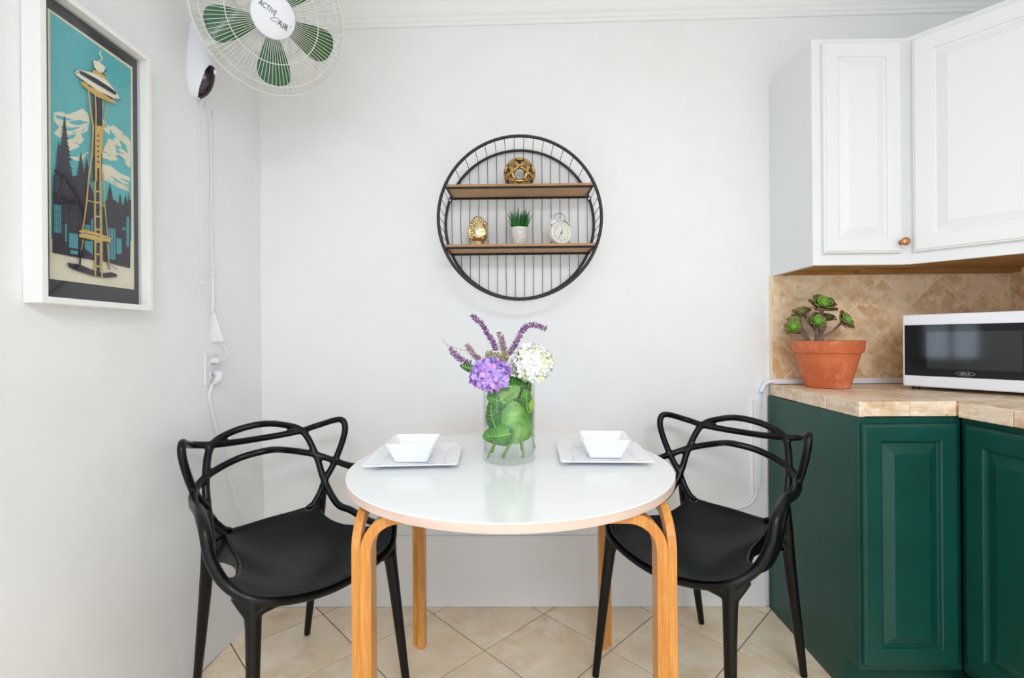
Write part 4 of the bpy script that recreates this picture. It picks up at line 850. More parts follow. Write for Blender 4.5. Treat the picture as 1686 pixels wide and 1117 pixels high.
    o = bpy.data.objects.new('chair_raw', me); C.objects.link(o)
    rm = o.modifiers.new('r', 'REMESH'); rm.mode = 'VOXEL'; rm.voxel_size = .0033; rm.adaptivity = 0
    sm = o.modifiers.new('s', 'SMOOTH'); sm.iterations = 7; sm.factor = .5
    ev = o.evaluated_get(bpy.context.evaluated_depsgraph_get()); me2 = bpy.data.meshes.new_from_object(ev); bpy.data.objects.remove(o)
    co = [v.co.copy() for v in me2.vertices]
    parts = {k: [] for k in ('seat', 'backrest', 'fr', 'fl', 'rr', 'rl')}
    from mathutils.kdtree import KDTree
    pts = list(tags)
    for r in rows:
        for p in r: pts.append(('seat', p))
    for m, s in ((1, 'r'), (-1, 'l')):
        for a, b, nm in ((RFx, (.176, -.205, .40), 'r'), (FFx, (.205, .204, .385), 'f')):
            for i in range(60):
                t = i / 59; p = Vector(a).lerp(Vector(b), t); pts.append((nm + s, Vector((m * p.x, p.y, p.z))))
        for p in ((.18, -.18, .50), (.184, -.165, .55), (.178, -.19, .45)): pts.append(('backrest', Vector((m * p[0], p[1], p[2]))))
    kd = KDTree(len(pts))
    for i, (n_, p) in enumerate(pts): kd.insert(p, i)
    kd.balance()
    for p in me2.polygons:
        _, i, _ = kd.find(p.center); parts[pts[i][0]].append(tuple(p.vertices))
    nrm_all = [v.normal.copy() for v in me2.vertices]
    out = {}
    for k, faces in parts.items():
        idx = {}; vs = []
        for f in faces:
            for v in f:
                if v not in idx: idx[v] = len(vs); vs.append(v)
        m = bpy.data.meshes.new(k); m.from_pydata([co[v] for v in vs], [], [[idx[v] for v in f] for f in faces])
        for p in m.polygons: p.use_smooth = True
        m.normals_split_custom_set_from_vertices([nrm_all[v] for v in vs]); m.materials.append(BLACKP); out[k] = m
    bpy.data.meshes.remove(me2)
    return out
CM = chair_meshes()
def chair(loc, rz, label):
    e = empty('dining_chair', label, 'chair', (loc[0], loc[1], 0), rz, 'black looped-back plastic chairs at the table')
    for k, n in (('seat', 'seat'), ('backrest', 'backrest'), ('fr', 'leg'), ('fl', 'leg'), ('rr', 'leg'), ('rl', 'leg')):
        o = bpy.data.objects.new(n, CM[k]); C.objects.link(o); o.parent = e
    return e
chair((-.6823, 1.4307), math.radians(-128.8), 'black plastic chair with looped back, left of the table below the framed print')
chair((.576, 1.5013), math.radians(-232.58), 'black plastic chair with looped back, right of the table beside the green cabinet')

# ================================================================== round wall shelf
sh = empty('round_wall_shelf', 'round black wire wall shelf with two wooden boards', 'shelf', (.011, 1.86, 1.25))
ps = []; SC = (.011, 1.563); SR = .309
YF, YK = 1.785, 1.928
def ring(y, r, zc, ra, rb, name):
    bm = bmesh.new(); tube(bm, [(SC[0] + r * math.cos(2 * PI * i / 96), y, zc + r * math.sin(2 * PI * i / 96)) for i in range(96)], 1, 8, closed=True, flat=(ra, rb)); o = obj(name, bm, IRON, smooth=True); ps.append(o)
ring(YF, SR, SC[1] - .003, .0062, .0062, 'front_ring'); ring(YK, SR - .006, SC[1] + .005, .0056, .0056, 'back_ring')
xs = [SC[0] - .277 + i * .0369 for i in range(16)]
random.seed(5)
for x in xs:
    dx = x - SC[0]; h = math.sqrt(max(0, (SR - .006) ** 2 - dx * dx)); h2 = math.sqrt(max(0, SR ** 2 - dx * dx)); a = math.atan2(h, dx); w_ = random.uniform(-.0015, .0015)
    zc = SC[1] + .005
    bm = bmesh.new()
    ca, sa = dx / (SR - .006), h / (SR - .006)
    f = lambda s: (SC[0] + SR * ca, YF, SC[1] - .003 + s * (SR + .004) * sa)
    tube(bm, [f(1), (x, YK, zc + h), (x + w_, YK, zc + h * .5), (x - w_, YK, zc), (x + w_, YK, zc - h * .5), (x, YK, zc - h), f(-1)], .0013, 6)
    ps.append(obj('wire', bm, IRON, smooth=True))
for i in range(9):   # side wires joining the two rings beyond the vertical ones
    for s in (1, -1):
        a = math.radians(-24 + 6.4 * i); 
        bm = bmesh.new(); tube(bm, [(SC[0] + s * SR * math.cos(a), YF, SC[1] + SR * math.sin(a)), (SC[0] + s * (SR - .006) * math.cos(a - .04), YK, SC[1] + .005 + (SR - .006) * math.sin(a - .04))], .0012, 6)
        ps.append(obj('wire', bm, IRON, smooth=True))
def board(zt, half_f, half_b, nm):
    bm = bmesh.new(); pts = [(SC[0] - half_f, YF), (SC[0] + half_f, YF), (SC[0] + half_b, YK - .006), (SC[0] - half_b, YK - .006)]
    prism(bm, pts, zt - .010, zt); o = obj('shelf_board', bm, [WOODS, WOODSU])
    for p in o.data.polygons:
        if p.normal.z < -.9: p.material_index = 1
    ps.append(o)
    bm = bmesh.new(); r = .0045
    for a, b in ((pts[0], pts[1]), (pts[1], pts[2]), (pts[2], pts[3]), (pts[3], pts[0])):
        tube(bm, [(a[0], a[1], zt - .0135), (b[0], b[1], zt - .0135)], r, 4, flat=(1.0, 1.0))
    fr = obj('shelf_frame', bm, IRON); ps.append(fr)
board(1.6885, .277, .272, 0); board(1.4605, .286, .276, 1)
for s in (1, -1):
    bm = bmesh.new(); x = SC[0] + s * .283
    lathe(bm, [(.0035, 0), (.008, 0), (.009, .0015), (.008, .003), (.0035, .003), (.0035, 0)], 20, frame_M((x, YK - .006, 1.668), (1, 0, 0), (0, 0, 1), (0, -1, 0))); ps.append(obj('mounting_eyelet', bm, IRON, smooth='auto'))
    bm = bmesh.new(); lathe(bm, [(0, 0), (.0045, 0), (.004, .0025), (0, .0032)], 12, frame_M((x, YK - .009, 1.668), (1, 0, 0), (0, 0, 1), (0, -1, 0))); ps.append(obj('screw_head', bm, WPLAST, smooth='auto'))
reparent(ps, sh)

# openwork golden ball
ob = empty('openwork_ball', 'golden openwork lattice ball on the top shelf', 'ornament', (.012, 1.855, 1.6885))
def lattice():
    bm = bmesh.new(); bmesh.ops.create_icosphere(bm, subdivisions=1, radius=1)
    bm.edges.ensure_lookup_table(); mids = [((e.verts[0].co + e.verts[1].co) / 2).normalized() for e in bm.edges]
    pairs = set()
    for f in bm.faces:
        es = [e.index for e in f.edges]
        for i in range(3): pairs.add(tuple(sorted((es[i], es[(i + 1) % 3]))))
    bm.free(); out = bmesh.new(); rot = Vector((0, -.94, -.33)).to_track_quat('Z', 'Y').to_matrix() @ Matrix.Rotation(.3, 3, 'Z')
    Rr = .056
    for a, b in pairs:
        p, q = rot @ mids[a], rot @ mids[b]
        tube(out, [p.lerp(q, t).normalized() * Rr + Vector((0, 0, .0605)) for t in (0, .33, .66, 1)], .0066, 8)
    for m in mids: ball(out, (rot @ m) * Rr + Vector((0, 0, .0605)), .0074, 8)
    return out
obj('lattice', lattice(), GOLDM, ob, smooth=True)

# golden head figurine
hd = empty('golden_head_figurine', 'small shiny gold head figurine with curled hair on the lower shelf', 'figurine', (-.152, 1.85, 1.4605), math.radians(42)); hd.scale = (1.05, 1.05, 1.10)
def g(x, y, z, cx, cy, cz, rx, ry, rz): return math.exp(-(((x - cx) / rx) ** 2 + ((y - cy) / ry) ** 2 + ((z - cz) / rz) ** 2))
bm = bmesh.new(); nu, nv = 56, 44; rows = []
for j in range(nv + 1):
    ph = PI * j / nv; r = []
    for i in range(nu):
        th = 2 * PI * i / nu; x, y, z = math.sin(ph) * math.sin(th), -math.sin(ph) * math.cos(th), math.cos(ph)
        wd = 1.0 if z > -.1 else 1.0 + (z + .1) * .28
        px, py, pz = x * .0345 * wd, y * .040 * wd, z * .050
        k = 0
        if y < 0:
            k += .0075 * g(x, y, z, 0, -1, -.20, .13, .6, .17) + .004 * g(x, y, z, 0, -1, .06, .08, .6, .22)       # nose
            k += .0035 * g(x, y, z, 0, -1, -.50, .22, .6, .07) + .003 * g(x, y, z, 0, -1, -.63, .17, .6, .06) + .004 * g(x, y, z, 0, -.7, -.86, .25, .5, .12)
            for s in (1, -1):
                k -= .0035 * g(x, y, z, .33 * s, -.95, .02, .20, .6, .11); k += .0024 * g(x, y, z, .34 * s, -.95, -.02, .17, .6, .06); k += .0028 * g(x, y, z, .34 * s, -.95, .17, .28, .6, .05)
                k += .002 * g(x, y, z, .5 * s, -.8, -.35, .25, .6, .2)
        r.append(bm.verts.new((px, py - k, pz + .050)))
    rows.append(r)
for a, b in zip(rows[:-1], rows[1:]):
    for i in range(nu): bm.faces.new((a[i], a[(i + 1) % nu], b[(i + 1) % nu], b[i]))
bmesh.ops.remove_doubles(bm, verts=bm.verts, dist=1e-5)
obj('face', bm, GOLD, hd, smooth=True)
bm = bmesh.new(); lathe(bm, [(0, 0), (.031, 0), (.032, .004), (.028, .010), (.024, .020), (.022, .03)], 24); obj('neck_base', bm, GOLD, hd, smooth='auto')
bm = bmesh.new(); n = 150
for i in range(n):
    z = 1 - 1.45 * i / n; a = i * 2.39996; rr = math.sqrt(max(0, 1 - z * z)); x, y = rr * math.sin(a), -rr * math.cos(a)
    if y < -.35 and z < .52: continue
    ball(bm, (x * .0355, y * .0405, z * .052 + .051), .0052, 8)
for i in range(26):
    z = 1 - 1.0 * i / 26; a = i * 2.39996; rr = math.sqrt(1 - z * z); ball(bm, (rr * math.sin(a) * .0165, -rr * math.cos(a) * .0165 + .003, .096 + z * .013), .0050, 8)
obj('curls', bm, GOLD, hd, smooth=True)
for s in (1, -1):
    bm = bmesh.new(); tube(bm, [(s * .034, .002, .070), (s * .038, .004, .062), (s * .037, .004, .050), (s * .035, .002, .036), (s * .033, .0, .028)], [.003, .0055, .005, .004, .003], 8); obj('ear', bm, GOLD, hd, smooth=True)

# potted artificial grass
gp = empty('potted_grass', 'small speckled grey pot of artificial grass on the lower shelf', 'plant', (.010, 1.85, 1.4605))
bm = bmesh.new(); lathe(bm, [(0, 0), (.026, 0), (.0275, .002), (.0355, .068), (.0365, .070), (.0365, .0735), (.033, .0735), (.0325, .064), (0, .062)], 40); obj('pot', bm, STONEP, gp, smooth='auto')
bm = bmesh.new(); random.seed(8)
for i in range(150):
    a = random.uniform(0, 2 * PI); r0 = .027 * math.sqrt(random.random()); lean = random.uniform(.15, 1.0) * (r0 / .027); h = random.uniform(.066, .100) * (1 - .1 * lean)
    bx, by = r0 * math.cos(a), r0 * math.sin(a); w_ = random.uniform(.0028, .0042); t = random.uniform(0, PI); tx, ty = math.cos(t) * w_, math.sin(t) * w_
    prev = None
    for k in range(5):
        s = k / 4; ox = lean * .042 * s ** 1.6 * math.cos(a); oy = lean * .042 * s ** 1.6 * math.sin(a); ww = (1 - s) ** .7
        p = Vector((bx + ox, by + oy, .060 + h * s)); 
        if k == 4: cur = [bm.verts.new(p)]
        else: cur = [bm.verts.new(p + Vector((tx * ww, ty * ww, 0))), bm.verts.new(p - Vector((tx * ww, ty * ww, 0)))]
        if prev:
            bm.faces.new((prev[0], prev[1], cur[-1], cur[0]) if len(cur) == 2 else (prev[0], prev[1], cur[0]))
        prev = cur
gr = obj('grass_blades', bm, GRASSG, gp); gr['kind'] = 'stuff'

# alarm clock
ac = empty('alarm_clock', 'white twin-bell alarm clock on the lower shelf', 'clock', (.168, 1.845, 1.4605), math.radians(20))
CLK = mat('clock_cream', rgb(232, 230, 226), .35); DIAL = mat('clock_dial', rgb(222, 220, 212), .6)
Mf = frame_M((0, 0, .050), (1, 0, 0), (0, 0, 1), (0, -1, 0))
bm = bmesh.new(); lathe(bm, [(0, -.024), (.030, -.024), (.040, -.019), (.044, -.006), (.0445, .012), (.0425, .017), (.0385, .018), (.0365, .015), (.0365, .0115)], 48, Mf); obj('case', bm, CLK, ac, smooth='auto')
bm = bmesh.new(); lathe(bm, [(0, .012), (.0366, .012)], 48, Mf); di = obj('dial', bm, DIAL, ac)
text_i = 0
for hnum in range(1, 13):
    a = PI / 2 - hnum * PI / 6
    text_mesh('numeral', str(hnum), .0085, INKT, Mf @ Matrix.Translation((.029 * math.cos(a), .029 * math.sin(a), .0125)), di, .0001)
def hand(ang, ln, wd, nm):
    bm = bmesh.new(); d = Vector((math.sin(ang), math.cos(ang), 0)); s = Vector((d.y, -d.x, 0)) * wd
    vs = [Mf @ (p + Vector((0, 0, .0138))) for p in (-d * .006 + s, d * ln + s * .4, d * ln - s * .4, -d * .006 - s)]
    bm.faces.new([bm.verts.new(v) for v in vs]); r = bmesh.ops.extrude_face_region(bm, geom=bm.faces[:]); bmesh.ops.translate(bm, verts=[v for v in r['geom'] if isinstance(v, bmesh.types.BMVert)], vec=(0, -.0006, 0))
    obj(nm, bm, IRON, ac)
hand(math.radians(18), .020, .0012, 'hour_hand'); hand(math.radians(208), .028, .0009, 'minute_hand')
bm = bmesh.new(); ball(bm, (0, -.0145, .050), .0026, 10); obj('hand_hub', bm, IRON, ac, smooth=True)
for s in (1, -1):
    ax = Vector((s * .55, 0, .83)).normalized(); px = ax.cross(Vector((0, 1, 0)))
    bm = bmesh.new(); lathe(bm, [(0, .013), (.008, .0115), (.0145, .007), (.018, 0), (.0172, 0), (.013, .006), (0, .010)], 24, frame_M((s * .026, 0, .0915), px, (0, 1, 0), ax)); ball(bm, Vector((s * .026, 0, .0915)) + ax * .0155, .0032, 8); obj('bell', bm, CLK, ac, smooth='auto')
    bm = bmesh.new(); tube(bm, [(s * .024, 0, .010), (s * .034, -.002, 0.0015)], [.004, .003], 8); obj('foot', bm, CLK, ac, smooth=True)
bm = bmesh.new(); tube(bm, cr([(-.024, 0, .105), (-.022, 0, .118), (-.010, 0, .128), (.010, 0, .128), (.022, 0, .118), (.024, 0, .105)], 6), .0014, 8); obj('carry_handle', bm, mat('grey_metal', rgb(130, 130, 130), .3, 1), ac, smooth=True)
bm = bmesh.new(); tube(bm, [(0, 0, .092), (0, 0, .108)], .0012, 6); ball(bm, (0, 0, .108), .0032, 8); obj('hammer', bm, CLK, ac, smooth=True)

# ================================================================== framed print
fr = empty('framed_print', 'white deep-framed print of an observation tower before a snowy mountain', 'picture', (XL, 1.15, 1.186))
ps = []
FY0, FY1, FZ0, FZ1, XF = .997, 1.305, 1.186, 1.893, -1.018; b_ = .0145
for nm, a in (('frame_side', (XL, XF, FY0, FY0 + b_, FZ0, FZ1)), ('frame_side', (XL, XF, FY1 - b_, FY1, FZ0, FZ1)), ('frame_rail', (XL, XF, FY0 + b_, FY1 - b_, FZ0, FZ0 + b_)), ('frame_rail', (XL, XF, FY0 + b_, FY1 - b_, FZ1 - b_, FZ1))):
    ps.append(obj(nm, nbox(*a), FRAMEW, bevel=.0012))
ps.append(obj('mat_board', nbox(XL + .004, -1.0468, FY0 + b_, FY1 - b_, FZ0 + b_, FZ1 - b_), MATD))
ps.append(obj('glazing', nbox(-1.0405, -1.0390, FY0 + b_, FY1 - b_, FZ0 + b_, FZ1 - b_), PANE))
cols = {'cream': rgb(232, 226, 206), 'teal': rgb(98, 186, 196), 'ink': rgb(48, 44, 58), 'building': rgb(78, 156, 170), 'yellow': rgb(206, 172, 98)}
keys = list(cols); PM = [mat('print_' + k, cols[k], .7, noise=(40, tuple(c * .86 for c in cols[k][:3]) + (1,), .5, .8, (1, 1, 1))) for k in keys]
bm = bmesh.new(); box(bm, -1.0468, -1.0460, 1.042, 1.274, 1.243, 1.850)
vx = -1.0460
for i, (c, P) in enumerate(POSTER):
    if c == 'teal' and i == 0: P = [(.0055, .6), (.2265, .597), (.2245, .128), (.15, .105), (.08, .095), (.0035, .088)]
    f = bm.faces.new([bm.verts.new((vx + .00003 * (i + 1), 1.042 + y, 1.245 + z)) for y, z in P]); f.material_index = keys.index(c)
me = bpy.data.meshes.new('art_print'); bm.to_mesh(me); bm.free()
for m in PM: me.materials.append(m)
pr = obj_me('art_print', me); ps.append(pr)
reparent(ps, fr)

# ================================================================== wall fan
fan = empty('wall_fan', 'white wall-mounted fan with green blades tilted down from the left wall', 'fan', (XL, 1.535, 2.03))
FM = frame_M((-.757, 1.455, 2.105), (.829, .5592, 0), (.2363, -.3504, .9063), (.5068, -.7514, -.4226))
ps = []
bm = bmesh.new(); tube(bm, [FM @ Vector((.215 * math.cos(2 * PI * i / 96), .215 * math.sin(2 * PI * i / 96), 0)) for i in range(96)], .0032, 8, closed=True)
rim = obj('grille_rim', bm, WIREW, smooth=True)
def wire_mesh(name, prof, r):
    bm = bmesh.new(); tube(bm, cr([(p[0], 0, p[1]) for p in prof], 4), r, 5); me_o = obj(name, bm, WIREW, smooth=True); me = me_o.data; bpy.data.objects.remove(me_o); return me
fwm = wire_mesh('wire', [(.058, .042), (.11, .047), (.165, .042), (.20, .022), (.215, .001)], .00085)
rwm = wire_mesh('wire', [(.045, -.062), (.12, -.066), (.175, -.055), (.205, -.028), (.215, -.002)], .00085)
bm = bmesh.new()
for rr, z in ((.128, .0475), (.192, .029)): tube(bm, [FM @ Vector((rr * math.cos(2 * PI * i / 80), rr * math.sin(2 * PI * i / 80), z)) for i in range(80)], .0014, 6, closed=True)
fg = obj('front_grille', bm, WIREW, smooth=True)
bm = bmesh.new()
for rr, z in ((.05, -.062), (.11, -.0655), (.175, -.055)): tube(bm, [FM @ Vector((rr * math.cos(2 * PI * i / 80), rr * math.sin(2 * PI * i / 80), z)) for i in range(80)], .0014, 6, closed=True)
rg = obj('rear_grille', bm, WIREW, smooth=True)
ps += [rim, fg, rg]
reparent(ps, fan)
bpy.context.view_layer.update()
for me, par, n in ((fwm, fg, 100), (rwm, rg, 80)):
    for i in range(n):
        o = bpy.data.objects.new('wire', me); C.objects.link(o); o.parent = par; o.matrix_parent_inverse = Matrix.Identity(4)
        o.matrix_basis = FM @ Matrix.Rotation(2 * PI * (i + .5) / n, 4, 'Z')
ps = []
bm = bmesh.new(); lathe(bm, [(0, .056), (.03, .0555), (.05, .053), (.060, .049), (.0625, .044), (.060, .040), (0, .040)], 56, FM)
cap_ = obj('hub_cap', bm, WPLAST, smooth='auto'); ps.append(cap_)
for k, a in enumerate((207, 279, 351, 63, 135)):
    bm = bmesh.new(); rows = []; n = 30; a = math.radians(a)
    for i in range(n + 1):
        s = i / n; rr = .022 + .168 * s
        wl_ = (.010 + .050 * math.sin(min(1, s * 1.25) * PI / 2) ** 1.3) * math.sqrt(max(0, 1 - max(0, (s - .72) / .28) ** 2.4))
        wr_ = (.010 + .030 * math.sin(min(1, s * 1.25) * PI / 2) ** 1.3) * math.sqrt(max(0, 1 - max(0, (s - .80) / .20) ** 2.2))
        r = []
        for j in range(7):
            q = -wl_ + (wl_ + wr_) * j / 6; tw = .42 - .18 * s
            z = -.012 + q * math.sin(tw) * 1.0 + .10 * q * q / .05
            x, y = rr, q * math.cos(tw)
            r.append(Vector((x * math.cos(a) - y * math.sin(a), x * math.sin(a) + y * math.cos(a), z)))
        rows.append(r)
    top = [[bm.verts.new(FM @ p) for p in r] for r in rows]; bot = [[bm.verts.new(FM @ (p - Vector((0, 0, .0022)))) for p in r] for r in rows]
    for A_, B_ in zip(top[:-1], top[1:]):
        for j in range(6): bm.faces.new((A_[j], A_[j + 1], B_[j + 1], B_[j]))
    for A_, B_ in zip(bot[:-1], bot[1:]):
        for j in range(6): bm.faces.new((A_[j + 1], A_[j], B_[j], B_[j + 1]))
    for i in range(n):
        for e in (0, 6): bm.faces.new((top[i][e], top[i + 1][e], bot[i + 1][e], bot[i][e]))
    for e in (0, n):
        for j in range(6): bm.faces.new((top[e][j], top[e][j + 1], bot[e][j + 1], bot[e][j]))
    ps.append(obj('blade', bm, GREENBL, smooth='auto'))
bm = bmesh.new(); lathe(bm, [(0, .018), (.020, .016), (.030, .006), (.031, -.03), (0, -.03)], 32, FM); ps.append(obj('blade_hub', bm, GREENBL, smooth='auto'))
bm = bmesh.new(); lathe(bm, [(0, -.066), (.046, -.066), (.052, -.075), (.050, -.12), (.040, -.155), (.020, -.168), (0, -.17)], 40, FM); ps.append(obj('motor_housing', bm, WPLAST, smooth='auto'))
mb = FM @ Vector((0, -.03, -.12))
bm = bmesh.new(); tube(bm, cr([mb, (-.90, 1.535, 2.14), (-.97, 1.54, 2.10), (-1.02, 1.537, 2.07)], 6), .017, 16); ps.append(obj('arm', bm, WPLAST, smooth=True))
# bracket body: drop-shaped shell, its black control panel a separate part
vs = []; nz_, na = 90, 90; zc0, zt = 1.897, 2.150
def drop(i, k, off=0):
    t = i / nz_; z = zt + (zc0 - zt) * t
    prof = math.sin(PI * min(1, t ** .9)) ** .42 if 0 < t < 1 else 0
    wdt = .020 + .027 * t ** 1.2
    a = PI * k / na
    return Vector((XL + (.034 + .062 * t) * prof * math.sin(a) * (1 + off), 1.535 - wdt * prof * math.cos(a) * (1 + off), z))
bw, bk = bmesh.new(), bmesh.new(); dw, dk = {}, {}
def gv(bm_, d_, i, k, off):
    if (i, k) not in d_: d_[(i, k)] = bm_.verts.new(drop(i, k, off))
    return d_[(i, k)]
for i in range(nz_):
    for k in range(na):
        c = (drop(i, k) + drop(i + 1, k + 1)) / 2; u = (c.x - XL) * .823 + (c.y - 1.535) * .568
        tt = (c.z - 1.897) / .105
        thr = -.006 + .026 * min(1, max(0, tt) / .35) + .020 * max(0, min(1, (tt - .35) / .65))
        blackz = tt < 1.0 - .25 * max(0, (.052 - u) / .02) ** 2 and u > thr
        b_m, b_d, off = (bk, dk, .02) if blackz else (bw, dw, 0)
        q = [gv(b_m, b_d, *x, off) for x in ((i, k), (i + 1, k), (i + 1, k + 1), (i, k + 1))]
        try: b_m.faces.new(q)
        except ValueError: pass
br = obj('wall_bracket', bw, WPLAST, smooth=True); cp = obj('control_panel', bk, DARKREV, smooth=True)
ps += [br, cp]
bm = bmesh.new(); ball(bm, (-.973, 1.515, 1.972), .0080, 16, (.6, .6, 1.1)); kn = obj('speed_button', bm, WPLAST, smooth=True); ps.append(kn)
reparent(ps, fan)
TM = FM @ Matrix.Translation((0, 0, .0564)) @ Matrix.Rotation(math.radians(-22), 4, 'Z')
t1 = text_mesh('lettering', 'ACTIVE', .021, INKT, TM @ Matrix.Translation((-.021, .008, 0)), None, .0002, sx=.72)
t2 = text_mesh('lettering', 'AIR', .024, INKT, TM @ Matrix.Translation((.031, -.007, 0)), None, .0003, sx=.8)
bm = bmesh.new(); tube(bm, [TM @ Vector(p) for p in cr([(.004, -.001, 0), (-.004, -.012, 0), (.006, -.013, 0), (.019, -.002, 0), (.012, .001, 0), (.002, -.004, 0)], 6)], .0006, 5)
t3 = obj('swoosh_mark', bm, INKT)
t4 = text_mesh('lettering', '\u2122', .008, INKT, TM @ Matrix.Translation((.049, .003, 0)), None, .0001)
for t in (t1, t2, t3, t4): t.parent = cap_

# cords and outlet on the left wall
bm = bmesh.new(); tube(bm, cr([(-1.035, 1.545, 1.905), (-1.046, 1.548, 1.86), (-1.047, 1.552, 1.60), (-1.047, 1.553, 1.30)], 6), .0014, 8); ball(bm, (-1.047, 1.553, 1.295), .0055, 10, (1, 1, 1.3))
tag(obj('pull_cord', bm, CORDW, smooth=True), 'thin white pull cord with small bead hanging below the fan bracket', 'cord')
cd = empty('power_cord', 'white fan power cord running down the left wall to the outlet', 'cord', (-1.05, 1.61, 1.05)); ps = []
bm = bmesh.new(); tube(bm, cr([(-1.045, 1.575, 1.905), (-1.049, 1.60, 1.87), (-1.051, 1.611, 1.70), (-1.051, 1.611, 1.40), (-1.050, 1.612, 1.335)], 6), .0028, 8); tube(bm, cr([(-1.051, 1.618, 1.90), (-1.052, 1.620, 1.60), (-1.051, 1.615, 1.335)], 6), .0016, 6); ps.append(obj('cord', bm, CORDW, smooth=True))
bm = bmesh.new(); tube(bm, cr([(-1.050, 1.613, 1.345), (-1.049, 1.612, 1.25), (-1.048, 1.608, 1.20)], 6), .0055, 10); tube(bm, [(-1.050, 1.613, 1.337), (-1.050, 1.613, 1.327)], .008, 10); ps.append(obj('sheath', bm, CORDW, smooth=True))
bm = bmesh.new(); tube(bm, [(-1.048, 1.608, 1.20), (-1.046, 1.612, 1.165), (-1.044, 1.622, 1.10)], [.006, .014, .026], 16, flat=(1, .35)); ps.append(obj('cord_cover', bm, CORDW, smooth='auto'))
bm = bmesh.new(); tube(bm, cr([(-1.044, 1.640, 1.105), (-1.036, 1.655, 1.075), (-1.030, 1.660, 1.052), (-1.030, 1.640, 1.040)], 6), .0032, 8); ps.append(obj('cord', bm, CORDW, smooth=True))
bm = bmesh.new(); box(bm, -1.050, -1.022, 1.592, 1.640, 1.025, 1.043); ps.append(obj('plug', bm, CORDW, bevel=.005))
reparent(ps, cd)
ou = empty('wall_outlet', 'white double wall outlet with two plugs on the left wall', 'outlet', (-1.056, 1.611, 1.004))
obj('cover_plate', nbox(-.004, .004, -.036, .036, -.056, .056), CORDW, ou, bevel=.0025)
for z in (.020, -.020):
    bm = bmesh.new(); box(bm, .003, .0062, -.016, .016, z - .014, z + .014); so = obj('socket', bm, CORDW, ou, bevel=.004)
    bm = bmesh.new(); box(bm, .0058, .0066, -.008, -.006, z - .005, z + .005); box(bm, .0058, .0066, .005, .007, z - .005, z + .005); obj('slot', bm, IRON, so)
lc = empty('extension_cord', 'white flat cord dropping from the outlet behind the left chair', 'cord', (-1.05, 1.61, .6)); ps = []
bm = bmesh.new(); tube(bm, [(-1.045, 1.615, .995), (-1.030, 1.615, .985), (-1.032, 1.612, .968), (-1.046, 1.60, .950)], [.012, .015, .013, .006], 14); ps.append(obj('plug', bm, CORDW, smooth=True))
bm = bmesh.new(); tube(bm, cr([(-1.046, 1.600, .955), (-1.050, 1.590, .915), (-1.050, 1.612, .84), (-1.050, 1.640, .76), (-1.050, 1.68, .66), (-1.050, 1.735, .52), (-1.048, 1.79, .40), (-1.046, 1.86, .31), (-1.02, 1.915, .30)], 8), .0055, 8, flat=(1, .8)); ps.append(obj('cord', bm, CORDW, smooth=True))
reparent(ps, lc)

# ================================================================== tableware
def sqring(bm, prof, M, seg=6, corner=.12):
    """square rings with rounded corners: prof=(half,z)"""
    prev = None
    for h, z in prof:
        rc_ = max(.0008, h * corner); pts = []
        for qx, qy, a0 in ((1, 1, 0), (-1, 1, 90), (-1, -1, 180), (1, -1, 270)):
            for i in range(seg + 1):
                a = math.radians(a0 + 90 * i / seg); pts.append((qx * (h - rc_) + rc_ * math.cos(a), qy * (h - rc_) + rc_ * math.sin(a), z))
        cur = [bm.verts.new(M @ Vector(p)) for p in pts]; n = len(cur)
        if prev:
            for i in range(n): bm.faces.new((prev[i - 1], prev[i], cur[i], cur[i - 1]))
        else: bm.faces.new(cur[::-1])
        prev = cur
    bm.faces.new(prev)
def plate(x, y, rz, label):
    bm = bmesh.new(); sqring(bm, [(.082, 0), (.086, .002), (.128, .0135), (.131, .0155), (.1315, .0175), (.130, .0185), (.095, .0115), (.090, .0095), (.087, .0062), (.085, .0058)], Matrix(), 4, .06)
    o = obj('square_plate', bm, CERAM, smooth='auto', loc=(x, y, .7402), rot=(0, 0, rz)); return tag(o, label, 'plate', 'square white plates')
def bowl(x, y, rz, label):
    bm = bmesh.new(); sqring(bm, [(.040, 0), (.0455, .0015), (.048, .005), (.0700, .0545), (.0715, .0575), (.0715, .0590), (.0695, .0592), (.0680, .057), (.0455, .009), (.042, .006), (.038, .0052)], Matrix(), 6, .14)
    o = obj('square_bowl', bm, CERAM, smooth='auto', loc=(x, y, .7463), rot=(0, 0, rz)); return tag(o, label, 'bowl', 'square white bowls')
plate(-.307, 1.414, math.radians(4), 'square white plate on the table, left of the vase'); plate(.252, 1.441, math.radians(-2), 'square white plate on the table, right of the vase')
bowl(-.3105, 1.398, math.radians(1.5), 'square white flared bowl on the plate left of the vase'); bowl(.2585, 1.434, math.radians(-3.5), 'square white flared bowl on the plate right of the vase')

